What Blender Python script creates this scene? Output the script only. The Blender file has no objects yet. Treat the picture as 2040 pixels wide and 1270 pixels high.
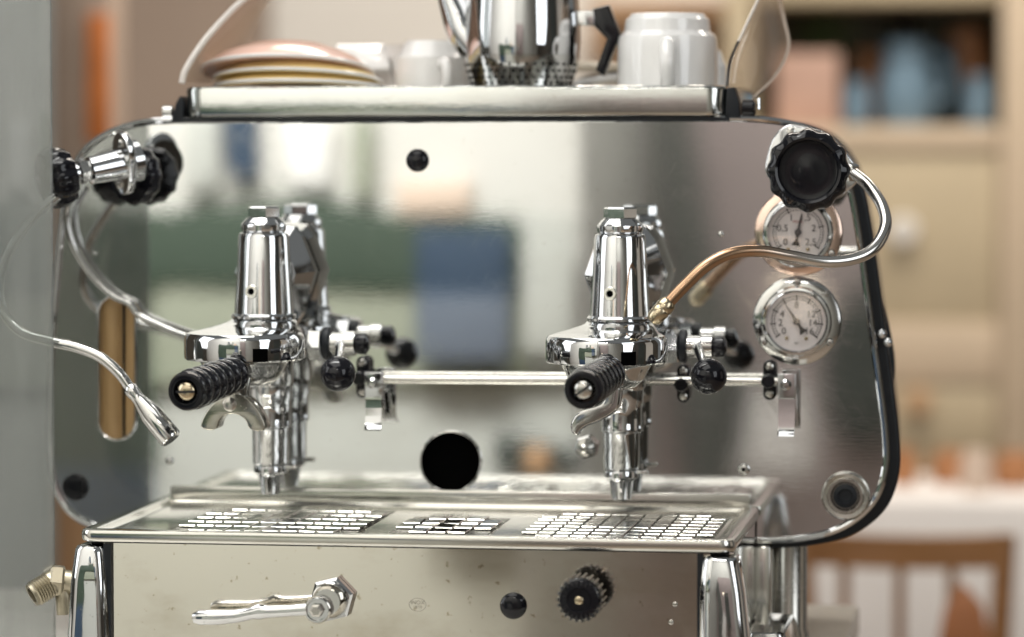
import bpy, bmesh, math, random
from mathutils import Vector, Matrix
random.seed(7)
S = bpy.context.scene
C = S.collection
R = math.radians

# ------------------------------------------------------------------ camera
CAM = Vector((0.49, -3.0, 0.436))
YAW, PITCH, FPX = 8.6, -2.76, 6800.0          # long lens, turned a little left and down
cd = bpy.data.cameras.new('camera'); cam = bpy.data.objects.new('camera', cd); C.objects.link(cam)
cam.location = CAM; cam.rotation_euler = (R(90 + PITCH), 0, R(YAW))
cd.sensor_width = 36; cd.lens = FPX / 2040 * 36
cd.clip_start = 0.05; cd.clip_end = 60
cd.dof.use_dof = True; cd.dof.focus_distance = 2.86; cd.dof.aperture_fstop = 2.6
S.camera = cam
RM = cam.rotation_euler.to_matrix()

# ------------------------------------------------------------------ world and lamps
w = bpy.data.worlds.new('World'); S.world = w; w.use_nodes = True
bg = w.node_tree.nodes['Background']
bg.inputs[0].default_value = (0.86, 0.89, 0.88, 1); bg.inputs[1].default_value = 0.22
S.view_settings.view_transform = 'Standard'; S.view_settings.look = 'None'
S.view_settings.exposure = 0.05; S.view_settings.gamma = 1

def area(name, loc, target, sx, sy, power, col=(1, 1, 1), spread=180):
    l = bpy.data.lights.new(name, 'AREA'); l.shape = 'RECTANGLE'; l.size = sx; l.size_y = sy
    l.energy = power; l.color = col; l.spread = R(spread)
    o = bpy.data.objects.new(name, l); C.objects.link(o); o.location = loc
    o.rotation_euler = (Vector(target) - Vector(loc)).to_track_quat('-Z', 'Y').to_euler()
    return o
area('ceiling_light', (-0.5, -0.55, 2.0), (-0.4, -0.5, 0), 2.3, 1.5, 30, (1.0, 0.98, 0.94))
area('side_window', (2.6, -2.2, 1.1), (0.1, 0, 0.25), 1.3, 1.9, 25, (0.93, 0.97, 1.0))
area('left_window', (-2.3, -0.9, 1.0), (-0.1, -0.1, 0.2), 1.2, 1.6, 18, (0.96, 0.98, 1.0))
area('far_wall_fill', (0.1, -2.75, 1.9), (-0.05, -3.5, 0.2), 1.0, 0.3, 42, (1.0, 0.95, 0.9))  # unseen lamp added to lift the far wall in the panel's reflection
area('wall_fill', (-0.5, -0.30, 1.75), (-0.55, -1.3, 0.2), 1.2, 0.3, 25, (1.0, 1.0, 0.96), 100)  # unseen lamp added to brighten the serving wall mirrored in the steel
area('back_room_light', (0.4, 2.1, 2.6), (0.3, 3.3, 0), 2.4, 1.0, 84, (1.0, 0.91, 0.80))

# ------------------------------------------------------------------ pixel helper: a photo point at depth Y -> place
def P(px, py, y=0.0):
    d = RM @ Vector(((px - 1020) / FPX, (635 - py) / FPX, -1))
    return CAM + d * ((y - CAM.y) / d.y)
FWD = RM @ Vector((0, 0, -1))
def mpp(px, py, y=0.0):                         # metres per pixel there
    return (P(px, py, y) - CAM).dot(FWD) / FPX
def MIR(px, py, d):                              # what the polished panel mirrors at that pixel
    p = P(px, py, d); return Vector((p.x, -d, p.z))

# ------------------------------------------------------------------ materials
MATS = {}
def nt(name):
    m = bpy.data.materials.new(name); m.use_nodes = True; MATS[name] = m
    return m, m.node_tree.nodes, m.node_tree.links, m.node_tree.nodes['Principled BSDF']
def coords(N, L, scale=(1, 1, 1)):
    t = N.new('ShaderNodeTexCoord'); mp = N.new('ShaderNodeMapping'); L.new(t.outputs['Object'], mp.inputs[0])
    mp.inputs['Scale'].default_value = scale
    return mp.outputs[0]
def noise(N, L, vec, scale, detail=4, rough=0.6):
    n = N.new('ShaderNodeTexNoise'); L.new(vec, n.inputs['Vector'])
    n.inputs['Scale'].default_value = scale; n.inputs['Detail'].default_value = detail; n.inputs['Roughness'].default_value = rough
    return n.outputs['Fac']
def rng(N, L, src, a, b, c, d):
    m = N.new('ShaderNodeMapRange'); L.new(src, m.inputs[0])
    for i, v in zip((1, 2, 3, 4), (a, b, c, d)): m.inputs[i].default_value = v
    return m.outputs[0]
def mixc(N, L, fac, a, b):
    m = N.new('ShaderNodeMix'); m.data_type = 'RGBA'; L.new(fac, m.inputs[0])
    m.inputs[6].default_value = (*a, 1); m.inputs[7].default_value = (*b, 1)
    return m.outputs[2]
def bump(N, L, b, src, strength, dist=0.001):
    n = N.new('ShaderNodeBump'); n.inputs['Strength'].default_value = strength; n.inputs['Distance'].default_value = dist
    L.new(src, n.inputs['Height']); L.new(n.outputs[0], b.inputs['Normal'])

def plain(name, col, rough=0.5, metal=0.0, var=0.12, scale=20, spec=0.5, coat=0, bmp=0.0, bscale=200):
    m, N, L, b = nt(name)
    v = coords(N, L)
    f = noise(N, L, v, scale)
    k = rng(N, L, f, 0.3, 0.7, 0, 1)
    L.new(mixc(N, L, k, tuple(c * (1 - var) for c in col), tuple(min(1, c * (1 + var)) for c in col)), b.inputs['Base Color'])
    L.new(rng(N, L, noise(N, L, v, scale * 3), 0.3, 0.7, rough * 0.8, min(1, rough * 1.25)), b.inputs['Roughness'])
    b.inputs['Metallic'].default_value = metal; b.inputs['Specular IOR Level'].default_value = spec
    b.inputs['Coat Weight'].default_value = coat
    if bmp: bump(N, L, b, noise(N, L, v, bscale), bmp)
    return m

def chrome(name, col, r0, r1, smear=0.0, spots=0.0, wav=0.02):
    m, N, L, b = nt(name)
    v = coords(N, L)
    f = noise(N, L, v, 28, 6, 0.65)
    b.inputs['Metallic'].default_value = 1
    sp = noise(N, L, v, 420, 2, 0.5)
    spm = rng(N, L, sp, 0.70, 0.78, 0, spots)
    L.new(mixc(N, L, spm, col, tuple(c * 0.55 for c in col)), b.inputs['Base Color'])
    rr = N.new('ShaderNodeMath'); rr.operation = 'ADD'
    L.new(rng(N, L, f, 0.35, 0.7, r0, r1), rr.inputs[0]); L.new(rng(N, L, sp, 0.66, 0.78, 0, 0.25 * spots), rr.inputs[1])
    L.new(rr.outputs[0], b.inputs['Roughness'])
    bump(N, L, b, noise(N, L, v, 60, 3), wav, 0.001)
    return m
chrome('chrome', (0.60, 0.605, 0.61), 0.025, 0.08, spots=0.6, wav=0.008)
chrome('old_chrome', (0.54, 0.535, 0.52), 0.05, 0.16, spots=1.0, wav=0.015)
chrome('dull_steel', (0.48, 0.465, 0.43), 0.16, 0.30, spots=1.0, wav=0.05)
chrome('dark_steel', (0.27, 0.26, 0.235), 0.2, 0.35, spots=0.5)
chrome('dull_brass', (0.36, 0.32, 0.24), 0.32, 0.5, spots=1.0, wav=0.1)
chrome('spout_metal', (0.42, 0.40, 0.35), 0.10, 0.24, spots=1.0, wav=0.05)
chrome('nickel', (0.80, 0.78, 0.70), 0.35, 0.5)
chrome('brass', (0.50, 0.42, 0.29), 0.14, 0.3, spots=0.8, wav=0.06)

def sheet(name, col, r0, r1, dirt=0.0, aniso=0.55, wavy=0.012):
    """rolled stainless sheet: fine horizontal grain, wiping smears, specks"""
    m, N, L, b = nt(name)
    b.inputs['Metallic'].default_value = 1
    v = coords(N, L)
    big = noise(N, L, coords(N, L, (5, 5, 9)), 1.2, 6, 0.6)
    wipe = noise(N, L, coords(N, L, (18, 18, 60)), 1.0, 5, 0.6)
    grain = noise(N, L, coords(N, L, (60, 60, 2600)), 1.0, 2, 0.5)
    speck = noise(N, L, v, 150, 3, 0.55)
    dm = rng(N, L, speck, 0.66, 0.74, 0, dirt)
    st = rng(N, L, big, 0.50, 0.70, 0, dirt * 0.6)
    mx = N.new('ShaderNodeMath'); mx.operation = 'MAXIMUM'; L.new(dm, mx.inputs[0]); L.new(st, mx.inputs[1])
    L.new(mixc(N, L, mx.outputs[0], col, (col[0] * 0.62, col[1] * 0.57, col[2] * 0.48)), b.inputs['Base Color'])
    a = N.new('ShaderNodeMath'); a.operation = 'ADD'
    L.new(rng(N, L, big, 0.3, 0.7, r0, r1), a.inputs[0]); L.new(rng(N, L, wipe, 0.45, 0.75, 0, 0.03), a.inputs[1])
    # hairline scratches and wiping marks running diagonally
    tc = N.new('ShaderNodeTexCoord'); mp = N.new('ShaderNodeMapping'); mp.inputs['Scale'].default_value = (7, 7, 70)
    ro = N.new('ShaderNodeMapping'); ro.inputs['Rotation'].default_value = (0, R(-52), 0); L.new(tc.outputs['Object'], ro.inputs[0]); L.new(ro.outputs[0], mp.inputs[0])
    mp2 = N.new('ShaderNodeMapping'); mp2.inputs['Scale'].default_value = (30, 30, 900)
    ro2 = N.new('ShaderNodeMapping'); ro2.inputs['Rotation'].default_value = (0, R(63), 0); L.new(tc.outputs['Object'], ro2.inputs[0]); L.new(ro2.outputs[0], mp2.inputs[0])
    wm = N.new('ShaderNodeMath'); wm.operation = 'MULTIPLY'
    L.new(rng(N, L, noise(N, L, mp.outputs[0], 1.0, 4, 0.65), 0.48, 0.75, 0, 0.06), wm.inputs[0]); L.new(rng(N, L, big, 0.42, 0.60, 0, 1), wm.inputs[1])
    a2 = N.new('ShaderNodeMath'); a2.operation = 'ADD'; L.new(a.outputs[0], a2.inputs[0]); L.new(wm.outputs[0], a2.inputs[1])
    a3 = N.new('ShaderNodeMath'); a3.operation = 'ADD'; L.new(a2.outputs[0], a3.inputs[0]); L.new(rng(N, L, noise(N, L, mp2.outputs[0], 1.0, 2, 0.5), 0.66, 0.76, 0, 0.07), a3.inputs[1])
    a = a3
    L.new(a.outputs[0], b.inputs['Roughness'])
    b.inputs['Anisotropic'].default_value = aniso
    t = N.new('ShaderNodeCombineXYZ'); t.inputs[0].default_value = 1
    L.new(t.outputs[0], b.inputs['Tangent'])
    ad = N.new('ShaderNodeMath'); ad.operation = 'ADD'
    L.new(rng(N, L, grain, 0, 1, 0, 0.25), ad.inputs[0]); L.new(rng(N, L, noise(N, L, v, 9, 2), 0, 1, 0, 1.0), ad.inputs[1])
    bump(N, L, b, ad.outputs[0], wavy, 0.002)
    return m
sheet('panel_steel', (0.735, 0.74, 0.73), 0.008, 0.032, dirt=0.22, aniso=0.3)
sheet('front_steel', (0.78, 0.74, 0.66), 0.04, 0.11, dirt=1.0, aniso=0.3)
sheet('tray_steel', (0.64, 0.63, 0.59), 0.10, 0.20, dirt=0.5)
sheet('rack_steel', (0.62, 0.63, 0.61), 0.03, 0.09, dirt=0.3, wavy=0.12)

plain('bakelite', (0.006, 0.006, 0.008), 0.09, var=0.2, spec=0.3)
plain('rubber', (0.008, 0.010, 0.013), 0.45, var=0.2, spec=0.3)
plain('black_hole', (0.002, 0.002, 0.002), 0.9, var=0, spec=0.0)
plain('shell_paint', (0.008, 0.014, 0.020), 0.2, spec=0.4)
plain('china', (0.80, 0.79, 0.775), 0.12, var=0.02, coat=0.6)
plain('china_yellow', (0.80, 0.60, 0.25), 0.16, var=0.05, coat=0.5)
plain('china_cream', (0.72, 0.63, 0.50), 0.16, var=0.05, coat=0.4)
plain('china_pink', (0.82, 0.55, 0.46), 0.16, var=0.05, coat=0.5)
plain('dial_paper', (0.74, 0.68, 0.66), 0.5, var=0.03)
plain('ink', (0.012, 0.012, 0.012), 0.5, var=0)
plain('red_ink', (0.45, 0.10, 0.08), 0.5, var=0)
plain('engraving', (0.32, 0.30, 0.26), 0.5, metal=1, var=0.1)
plain('linen', (0.84, 0.80, 0.77), 0.8, var=0.03)
plain('beige_paint', (0.52, 0.43, 0.29), 0.45, var=0.06, scale=4)
plain('beige_paint_light', (0.60, 0.48, 0.35), 0.45, var=0.05, scale=4)
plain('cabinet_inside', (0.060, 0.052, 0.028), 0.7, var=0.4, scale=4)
plain('blue_enamel', (0.16, 0.25, 0.33), 0.3, var=0.1)
plain('dark_blue_enamel', (0.020, 0.045, 0.065), 0.3, var=0.1)
plain('dark_glass', (0.010, 0.009, 0.008), 0.2, var=0.1)
plain('pink_card', (0.50, 0.32, 0.25), 0.6, var=0.25, scale=6)
plain('grey_cloth', (0.22, 0.23, 0.225), 0.8, var=0.15, scale=5)
plain('leaf', (0.045, 0.075, 0.018), 0.6, var=0.3)
plain('white_knob', (0.75, 0.72, 0.68), 0.25, var=0.02)
plain('bag_orange', (0.36, 0.13, 0.04), 0.6, var=0.3, scale=9)
plain('orange', (0.85, 0.26, 0.07), 0.5, var=0.25, scale=9)
plain('mauve_plaster', (0.40, 0.31, 0.25), 0.9, var=0.08, scale=3)
plain('cream_plaster', (0.88, 0.84, 0.78), 0.9, var=0.03, scale=2)
plain('pale_post', (0.56, 0.43, 0.34), 0.7, var=0.08, scale=5)
plain('service_cream', (0.61, 0.595, 0.56), 0.9, var=0.05, scale=3)
plain('counter_stone', (0.56, 0.54, 0.50), 0.35, var=0.06, scale=30)
plain('floor_tile', (0.34, 0.27, 0.21), 0.6, var=0.15, scale=3)
plain('table_clutter', (0.38, 0.17, 0.07), 0.5, var=0.4, scale=8)

def wood(name, a, b_, sc=(3, 3, 40)):
    m, N, L, b = nt(name)
    f = noise(N, L, coords(N, L, sc), 2.0, 6, 0.6)
    L.new(mixc(N, L, rng(N, L, f, 0.3, 0.7, 0, 1), a, b_), b.inputs['Base Color'])
    b.inputs['Roughness'].default_value = 0.45
    bump(N, L, b, f, 0.2, 0.001)
wood('chair_wood', (0.24, 0.11, 0.035), (0.40, 0.20, 0.08))
wood('shelf_wood', (0.46, 0.27, 0.14), (0.60, 0.38, 0.22), (40, 3, 3))
wood('slot_wood', (0.36, 0.22, 0.09), (0.52, 0.34, 0.16), (60, 60, 2))

def clear(name, tint, ior, rough, veil=0.0, veilcol=(0.5, 0.5, 0.5), streak=(3, 3, 3), spread=0.15):
    m, N, L, b = nt(name)
    N.remove(b); out = N['Material Output']
    tr = N.new('ShaderNodeBsdfTransparent'); tr.inputs[0].default_value = (*tint, 1)
    gl = N.new('ShaderNodeBsdfGlossy'); gl.inputs['Roughness'].default_value = rough
    mx = N.new('ShaderNodeMixShader'); mx.inputs[0].default_value = ior; L.new(tr.outputs[0], mx.inputs[1]); L.new(gl.outputs[0], mx.inputs[2])
    last = mx
    if veil:
        df = N.new('ShaderNodeBsdfDiffuse'); df.inputs[0].default_value = (*veilcol, 1)
        f = noise(N, L, coords(N, L, streak), 1.5, 5)
        m2 = N.new('ShaderNodeMixShader'); L.new(rng(N, L, f, 0.3, 0.7, veil * (1 - spread), min(1, veil * (1 + spread))), m2.inputs[0])
        L.new(mx.outputs[0], m2.inputs[1]); L.new(df.outputs[0], m2.inputs[2]); last = m2
    L.new(last.outputs[0], out.inputs[0])
clear('gauge_glass', (0.99, 0.99, 0.99), 0.07, 0.02)
clear('acrylic', (0.985, 0.965, 0.94), 0.10, 0.05, veil=0.24, veilcol=(0.60, 0.46, 0.35))
clear('acrylic_edge', (0.96, 0.94, 0.92), 0.15, 0.1, veil=0.7, veilcol=(0.85, 0.80, 0.75))
clear('screen_glass', (0.80, 0.82, 0.81), 0.10, 0.04, veil=0.30, veilcol=(0.34, 0.35, 0.34), streak=(14, 14, 1.0), spread=0.5)

# chrome pipe with a brown room reflection painted into the colour towards its tip
m, N, L, b = nt('reflect_tint_pipe')
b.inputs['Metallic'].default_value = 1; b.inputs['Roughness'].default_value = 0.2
g = N.new('ShaderNodeAttribute'); g.attribute_name = 'reflect_tint'
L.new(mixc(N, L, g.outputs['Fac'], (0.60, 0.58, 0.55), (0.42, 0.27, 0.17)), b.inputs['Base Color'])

# ------------------------------------------------------------------ mesh helpers (world coordinates in, origin at the piece's centre)
WL = {}
def empty(name, loc, label=None, cat=None, group=None):
    o = bpy.data.objects.new(name, None); C.objects.link(o); o.location = loc; o.empty_display_size = 0.05
    WL[o.name] = Vector(loc)
    tag(o, label, cat, group); return o
def tag(o, label=None, cat=None, group=None, kind=None):
    if label: o['label'] = label
    if cat: o['category'] = cat
    if group: o['group'] = group
    if kind: o['kind'] = kind
    return o
def mk(name, V, Fc, mat, parent=None, angle=35, kind=None):
    V = [Vector(v) for v in V]
    lo = Vector([min(v[i] for v in V) for i in range(3)]); hi = Vector([max(v[i] for v in V) for i in range(3)])
    c = (lo + hi) / 2
    me = bpy.data.meshes.new(name); me.from_pydata([v - c for v in V], [], Fc)
    bm = bmesh.new(); bm.from_mesh(me); bmesh.ops.remove_doubles(bm, verts=bm.verts, dist=1e-6)
    bmesh.ops.recalc_face_normals(bm, faces=bm.faces); bm.to_mesh(me); bm.free()
    me.polygons.foreach_set('use_smooth', [True] * len(me.polygons)); me.set_sharp_from_angle(angle=R(angle))
    me.materials.append(MATS[mat])
    o = bpy.data.objects.new(name, me); C.objects.link(o); WL[o.name] = c
    if parent: o.parent = parent; o.location = c - WL[parent.name]
    else: o.location = c
    if kind: o['kind'] = kind
    return o
def copy_to(o, loc, parent):
    n = o.copy(); C.objects.link(n); n.parent = parent; n.location = Vector(loc) - (WL[parent.name] if parent else Vector()); WL[n.name] = Vector(loc)
    return n
def basis(axis):
    a = Vector(axis).normalized()
    t = Vector((0, 0, 1)) if abs(a.z) < 0.9 else Vector((1, 0, 0))
    u = t.cross(a).normalized(); return u, a.cross(u).normalized(), a
def lathe_vf(prof, O, axis=(0, 0, 1), seg=48, mod=None, caps=True):
    u, v, a = basis(axis); V = []; Fc = []
    O = Vector(O)
    for i, (r, h) in enumerate(prof):
        for k in range(seg):
            t = 2 * math.pi * k / seg
            rr = r * (mod(t, i) if mod else 1)
            V.append(O + a * h + (u * math.cos(t) + v * math.sin(t)) * rr)
    n = len(prof)
    for i in range(n - 1):
        for k in range(seg):
            k2 = (k + 1) % seg
            Fc.append((i * seg + k, i * seg + k2, (i + 1) * seg + k2, (i + 1) * seg + k))
    if caps and prof[0][0] > 1e-7: Fc.append(tuple(range(seg))[::-1])
    if caps and prof[-1][0] > 1e-7: Fc.append(tuple((n - 1) * seg + k for k in range(seg)))
    return V, Fc
def lathe(name, prof, O, axis, mat, parent=None, seg=48, mod=None, angle=35, kind=None, caps=True):
    return mk(name, *lathe_vf(prof, O, axis, seg, mod, caps), mat, parent, angle, kind)
def crom(pts, n=8):
    pts = [Vector(p) for p in pts]; out = []
    q = [pts[0] * 2 - pts[1]] + pts + [pts[-1] * 2 - pts[-2]]
    for i in range(1, len(q) - 2):
        for s in range(n):
            t = s / n; a, b_, c_, d = q[i - 1], q[i], q[i + 1], q[i + 2]
            out.append(0.5 * ((2 * b_) + (c_ - a) * t + (2 * a - 5 * b_ + 4 * c_ - d) * t * t + (3 * b_ - a - 3 * c_ + d) * t ** 3))
    out.append(pts[-1]); return out
def tube_vf(pts, r, seg=16, closed=False):
    pts = [Vector(p) for p in pts]; n = len(pts); V = []; Fc = []
    rad = r if isinstance(r, (list, tuple)) else [r] * n
    tan = []
    for i in range(n):
        if closed: t = pts[(i + 1) % n] - pts[i - 1]
        else: t = pts[min(i + 1, n - 1)] - pts[max(i - 1, 0)]
        tan.append(t.normalized())
    u, v, a = basis(tan[0])
    for i in range(n):
        u = (u - tan[i] * u.dot(tan[i])).normalized(); v = tan[i].cross(u)
        for k in range(seg):
            t = 2 * math.pi * k / seg
            V.append(pts[i] + (u * math.cos(t) + v * math.sin(t)) * rad[i])
    for i in range(n if closed else n - 1):
        j = (i + 1) % n
        for k in range(seg):
            k2 = (k + 1) % seg
            Fc.append((i * seg + k, i * seg + k2, j * seg + k2, j * seg + k))
    if not closed:
        Fc.append(tuple(range(seg))[::-1]); Fc.append(tuple((n - 1) * seg + k for k in range(seg)))
    return V, Fc
def tube(name, pts, r, mat, parent=None, seg=16, closed=False):
    return mk(name, *tube_vf(pts, r, seg, closed), mat, parent)
def loft(name, rings, mat, parent=None, caps=True, angle=35):
    n = len(rings[0]); V = [p for rg in rings for p in rg]; Fc = []
    for i in range(len(rings) - 1):
        for k in range(n):
            k2 = (k + 1) % n
            Fc.append((i * n + k, i * n + k2, (i + 1) * n + k2, (i + 1) * n + k))
    if caps: Fc.append(tuple(range(n))[::-1]); Fc.append(tuple((len(rings) - 1) * n + k for k in range(n)))
    return mk(name, V, Fc, mat, parent, angle)
def grid(name, f, nu, nv, thick, mat, parent=None):
    """curved sheet with thickness; f(u,v) -> point"""
    pts = [[Vector(f(i / nu, j / nv)) for j in range(nv + 1)] for i in range(nu + 1)]
    V = [p for row in pts for p in row]; Fc = []; w_ = nv + 1
    for i in range(nu):
        for j in range(nv): Fc.append((i * w_ + j, i * w_ + j + 1, (i + 1) * w_ + j + 1, (i + 1) * w_ + j))
    o = mk(name, V, Fc, mat, parent)
    md = o.modifiers.new('thickness', 'SOLIDIFY'); md.thickness = thick; md.offset = 0
    return o
def box_vf(lo, hi, bev=0.0, seg=2):
    lo, hi = Vector(lo), Vector(hi)
    bm = bmesh.new(); bmesh.ops.create_cube(bm, size=1)
    for v in bm.verts:
        v.co = Vector([(lo[i] + hi[i]) / 2 + v.co[i] * (hi[i] - lo[i]) for i in range(3)])
    if bev: bmesh.ops.bevel(bm, geom=bm.edges[:], offset=bev, segments=seg, profile=0.5, affect='EDGES')
    bm.verts.index_update()
    V = [v.co.copy() for v in bm.verts]; Fc = [tuple(v.index for v in f.verts) for f in bm.faces]; bm.free()
    return V, Fc
def box(name, lo, hi, mat, parent=None, bev=0.0, seg=2, kind=None):
    return mk(name, *box_vf(lo, hi, bev, seg), mat, parent, kind=kind)
def plate_vf(loops, thick, bev, O, U, V_):
    """flat plate cut to outlines (first outer, others holes), front face towards U x V"""
    cu = bpy.data.curves.new('tmp', 'CURVE'); cu.dimensions = '2D'; cu.fill_mode = 'BOTH'
    for lp in loops:
        s = cu.splines.new('POLY'); s.points.add(len(lp) - 1); s.use_cyclic_u = True
        for p, q in zip(s.points, lp): p.co = (q[0], q[1], 0, 1)
    cu.extrude = max(thick / 2 - bev, 1e-5); cu.bevel_depth = bev; cu.bevel_resolution = 2; cu.offset = -bev
    o = bpy.data.objects.new('tmp', cu); C.objects.link(o)
    me = bpy.data.meshes.new_from_object(o.evaluated_get(bpy.context.evaluated_depsgraph_get()))
    bpy.data.objects.remove(o)
    U = Vector(U).normalized(); V_ = Vector(V_).normalized(); W_ = U.cross(V_); O = Vector(O)
    V = [O + U * v.co.x + V_ * v.co.y + W_ * (v.co.z - thick / 2) for v in me.vertices]
    Fc = [tuple(p.vertices) for p in me.polygons]
    bpy.data.meshes.remove(me); bpy.data.curves.remove(cu)
    return V, Fc
def plate(name, loops, thick, bev, O, mat, parent=None, U=(1, 0, 0), V_=(0, 0, 1), kind=None):
    return mk(name, *plate_vf(loops, thick, bev, O, U, V_), mat, parent, kind=kind)
def pxplate(name, loops, y, thick, bev, mat, parent=None, kind=None):
    """plate facing the front, outline given where it stands at depth y"""
    L2 = [[(P(a, b_, y).x, P(a, b_, y).z) for a, b_ in lp] for lp in loops]
    return plate(name, L2, thick, bev, (0, y, 0), mat, parent, kind=kind)
def smooth2(pts, n=6):
    q = [Vector((a, b_, 0)) for a, b_ in pts]; m_ = len(q); out = []
    for i in range(m_):
        a, b_, c_, d = q[i - 1], q[i], q[(i + 1) % m_], q[(i + 2) % m_]
        for s in range(n):
            t = s / n
            p = 0.5 * ((2 * b_) + (c_ - a) * t + (2 * a - 5 * b_ + 4 * c_ - d) * t * t + (3 * b_ - a - 3 * c_ + d) * t ** 3)
            out.append((p.x, p.y))
    return out
def circ(cx, cy, r, n=48, a0=0): return [(cx + r * math.cos(a0 + 2 * math.pi * k / n), cy + r * math.sin(a0 + 2 * math.pi * k / n)) for k in range(n)]
def rrect(x0, y0, x1, y1, r, n=6):
    out = []
    for cx, cy, a in ((x1 - r, y1 - r, 0), (x0 + r, y1 - r, 90), (x0 + r, y0 + r, 180), (x1 - r, y0 + r, 270)):
        for k in range(n + 1):
            t = R(a + 90 * k / n); out.append((cx + r * math.cos(t), cy + r * math.sin(t)))
    return out
def text(name, s, size, O, mat, parent, depth=0.0002, rot=0.0):
    cu = bpy.data.curves.new('tmp', 'FONT'); cu.body = s; cu.size = size; cu.align_x = 'CENTER'; cu.align_y = 'CENTER'; cu.extrude = depth
    cu.resolution_u = 3
    o = bpy.data.objects.new('tmp', cu); C.objects.link(o)
    me = bpy.data.meshes.new_from_object(o.evaluated_get(bpy.context.evaluated_depsgraph_get())); bpy.data.objects.remove(o)
    O = Vector(O); c, s_ = math.cos(rot), math.sin(rot)
    V = [O + Vector((v.co.x * c - v.co.y * s_, -v.co.z, v.co.x * s_ + v.co.y * c)) for v in me.vertices]
    Fc = [tuple(p.vertices) for p in me.polygons]
    return mk(name, V, Fc, mat, parent)
FRONT = (0, -1, 0)
def screw(O, r, axis, parent, mat='chrome', name='screw', slot=True, h=None):
    h = h or r * 0.6
    s = lathe(name, [(r, -0.002), (r, h * 0.35), (r * 0.85, h * 0.75), (r * 0.45, h), (0, h * 1.03)], O, axis, mat, parent, seg=20)
    return s
def hexprof(name, O, axis, r, h, mat, parent, rot=0.0, chamf=0.12):
    u, v, a = basis(axis); O = Vector(O); rings = []
    for rr, hh in ((r * (1 - chamf), 0), (r, h * 0.14), (r, h * 0.86), (r * (1 - chamf), h)):
        rings.append([O + a * hh + (u * math.cos(rot + k * math.pi / 3) + v * math.sin(rot + k * math.pi / 3)) * rr for k in range(6)])
    return loft(name, rings, mat, parent, angle=20)

# ================================================================== SETTING
floor = tag(box('floor', (-4, -4.6, -1.0), (4, 4.6, -0.92), 'floor_tile'), kind='structure')
pz = P(1712, 1207, 0.30)
XC = P(1712, 1207, 0.30).x
tag(box('counter_top', (-1.5, -0.42, -0.03), (XC, 0.30, 0.0), 'counter_stone', bev=0.004), kind='structure')
tag(box('counter_base', (-1.4, -0.30, -0.92), (XC - 0.06, 0.22, -0.031), 'beige_paint'), kind='structure')
# wall behind, cream between two mauve fields
YB = 4.2
def bgbox(name, x0, y0, x1, y1, y, t, mat, parent=None, bev=0.0, kind=None):
    a, b_ = P(x0, y1, y), P(x1, y0, y)
    return box(name, (a.x, y, a.z), (b_.x, y + t, b_.z), mat, parent, bev, kind=kind)
bw = tag(box('back_wall', (-4, YB + 0.02, -0.92), (4, YB + 0.12, 2.6), 'mauve_plaster'), kind='structure')
bgbox('plaster_field', 545, -500, 1700, 1500, YB, 0.02, 'cream_plaster', bw)

# the serving side, seen only as mirrored in the polished steel
D1 = 1.30
sw = tag(box('service_wall', (-2.6, -D1 - 0.12, -0.92), (MIR(1150, 600, D1).x, -D1 - 0.03, 1.5), 'service_cream'), kind='structure')
def mplate(name, pts, d, t, mat, parent):
    q = [(MIR(a, b_, d).x, MIR(a, b_, d).z) for a, b_ in pts]
    return plate(name, [[(-x, z) for x, z in q]], t, 0.002, (0, -d, 0), mat, parent, U=(-1, 0, 0))
plain('green_paint', (0.040, 0.062, 0.042), 0.7, var=0.15, scale=3)
plain('sage_paint', (0.30, 0.32, 0.25), 0.8, var=0.10, scale=2.5)
plain('pale_sage', (0.47, 0.48, 0.45), 0.8, var=0.06, scale=2.5)
plain('blue_print', (0.030, 0.055, 0.095), 0.6, var=0.15, scale=4)
plain('blue_print_light', (0.13, 0.155, 0.20), 0.6, var=0.12, scale=4)
plain('peach_paint', (0.66, 0.52, 0.42), 0.8, var=0.06, scale=3)
plain('wall_brown', (0.35, 0.30, 0.29), 0.8, var=0.15, scale=2)
plain('curtain_grey', (0.115, 0.12, 0.11), 0.8, var=0.25, scale=4)
plain('dark_plaster', (0.085, 0.075, 0.062), 0.8, var=0.2, scale=2)
plain('dark_door', (0.050, 0.058, 0.052), 0.6, var=0.2)
plain('poster_white', (0.80, 0.79, 0.77), 0.7, var=0.03)
mplate('green_field', smooth2([(-300, 420), (60, 408), (300, 420), (480, 405), (600, 393), (720, 415), (850, 440), (1000, 432), (1060, 470), (1085, 560), (1000, 585), (500, 575), (300, 580), (302, 760), (300, 940), (100, 960), (-300, 960)], 4), D1, 0.03, 'green_paint', sw)
mplate('sage_field', [(300, 560), (1040, 560), (1060, 760), (300, 760)], D1 + 0.006, 0.02, 'sage_paint', sw)
mplate('pale_field', [(300, 755), (1150, 755), (1150, 1700), (300, 1700)], D1 + 0.010, 0.02, 'pale_sage', sw)
bp = mplate('blue_poster', [(828, 455), (1015, 455), (1015, 720), (828, 720)], D1 - 0.030, 0.012, 'blue_print', sw)
mplate('poster_field', [(830, 590), (1013, 590), (1013, 718), (830, 718)], D1 - 0.042, 0.006, 'blue_print_light', sw)
mplate('blue_flag', [(440, 190), (505, 190), (512, 352), (470, 358), (452, 330)], D1, 0.02, 'blue_print', sw)
mplate('peach_field', [(790, 360), (935, 360), (935, 425), (790, 425)], D1 + 0.01, 0.02, 'peach_paint', sw)
mplate('blue_skirting', [(-300, 940), (300, 930), (300, 1500), (-300, 1500)], D1 - 0.002, 0.03, 'blue_print', sw)
mplate('dark_crate', [(985, 868), (1060, 880), (1150, 905), (1150, 938), (985, 938)], D1 - 0.04, 0.03, 'dark_door', sw)
mplate('crate_end', [(1045, 895), (1090, 895), (1090, 940), (1045, 940)], D1 - 0.075, 0.03, 'shelf_wood', sw)
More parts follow.
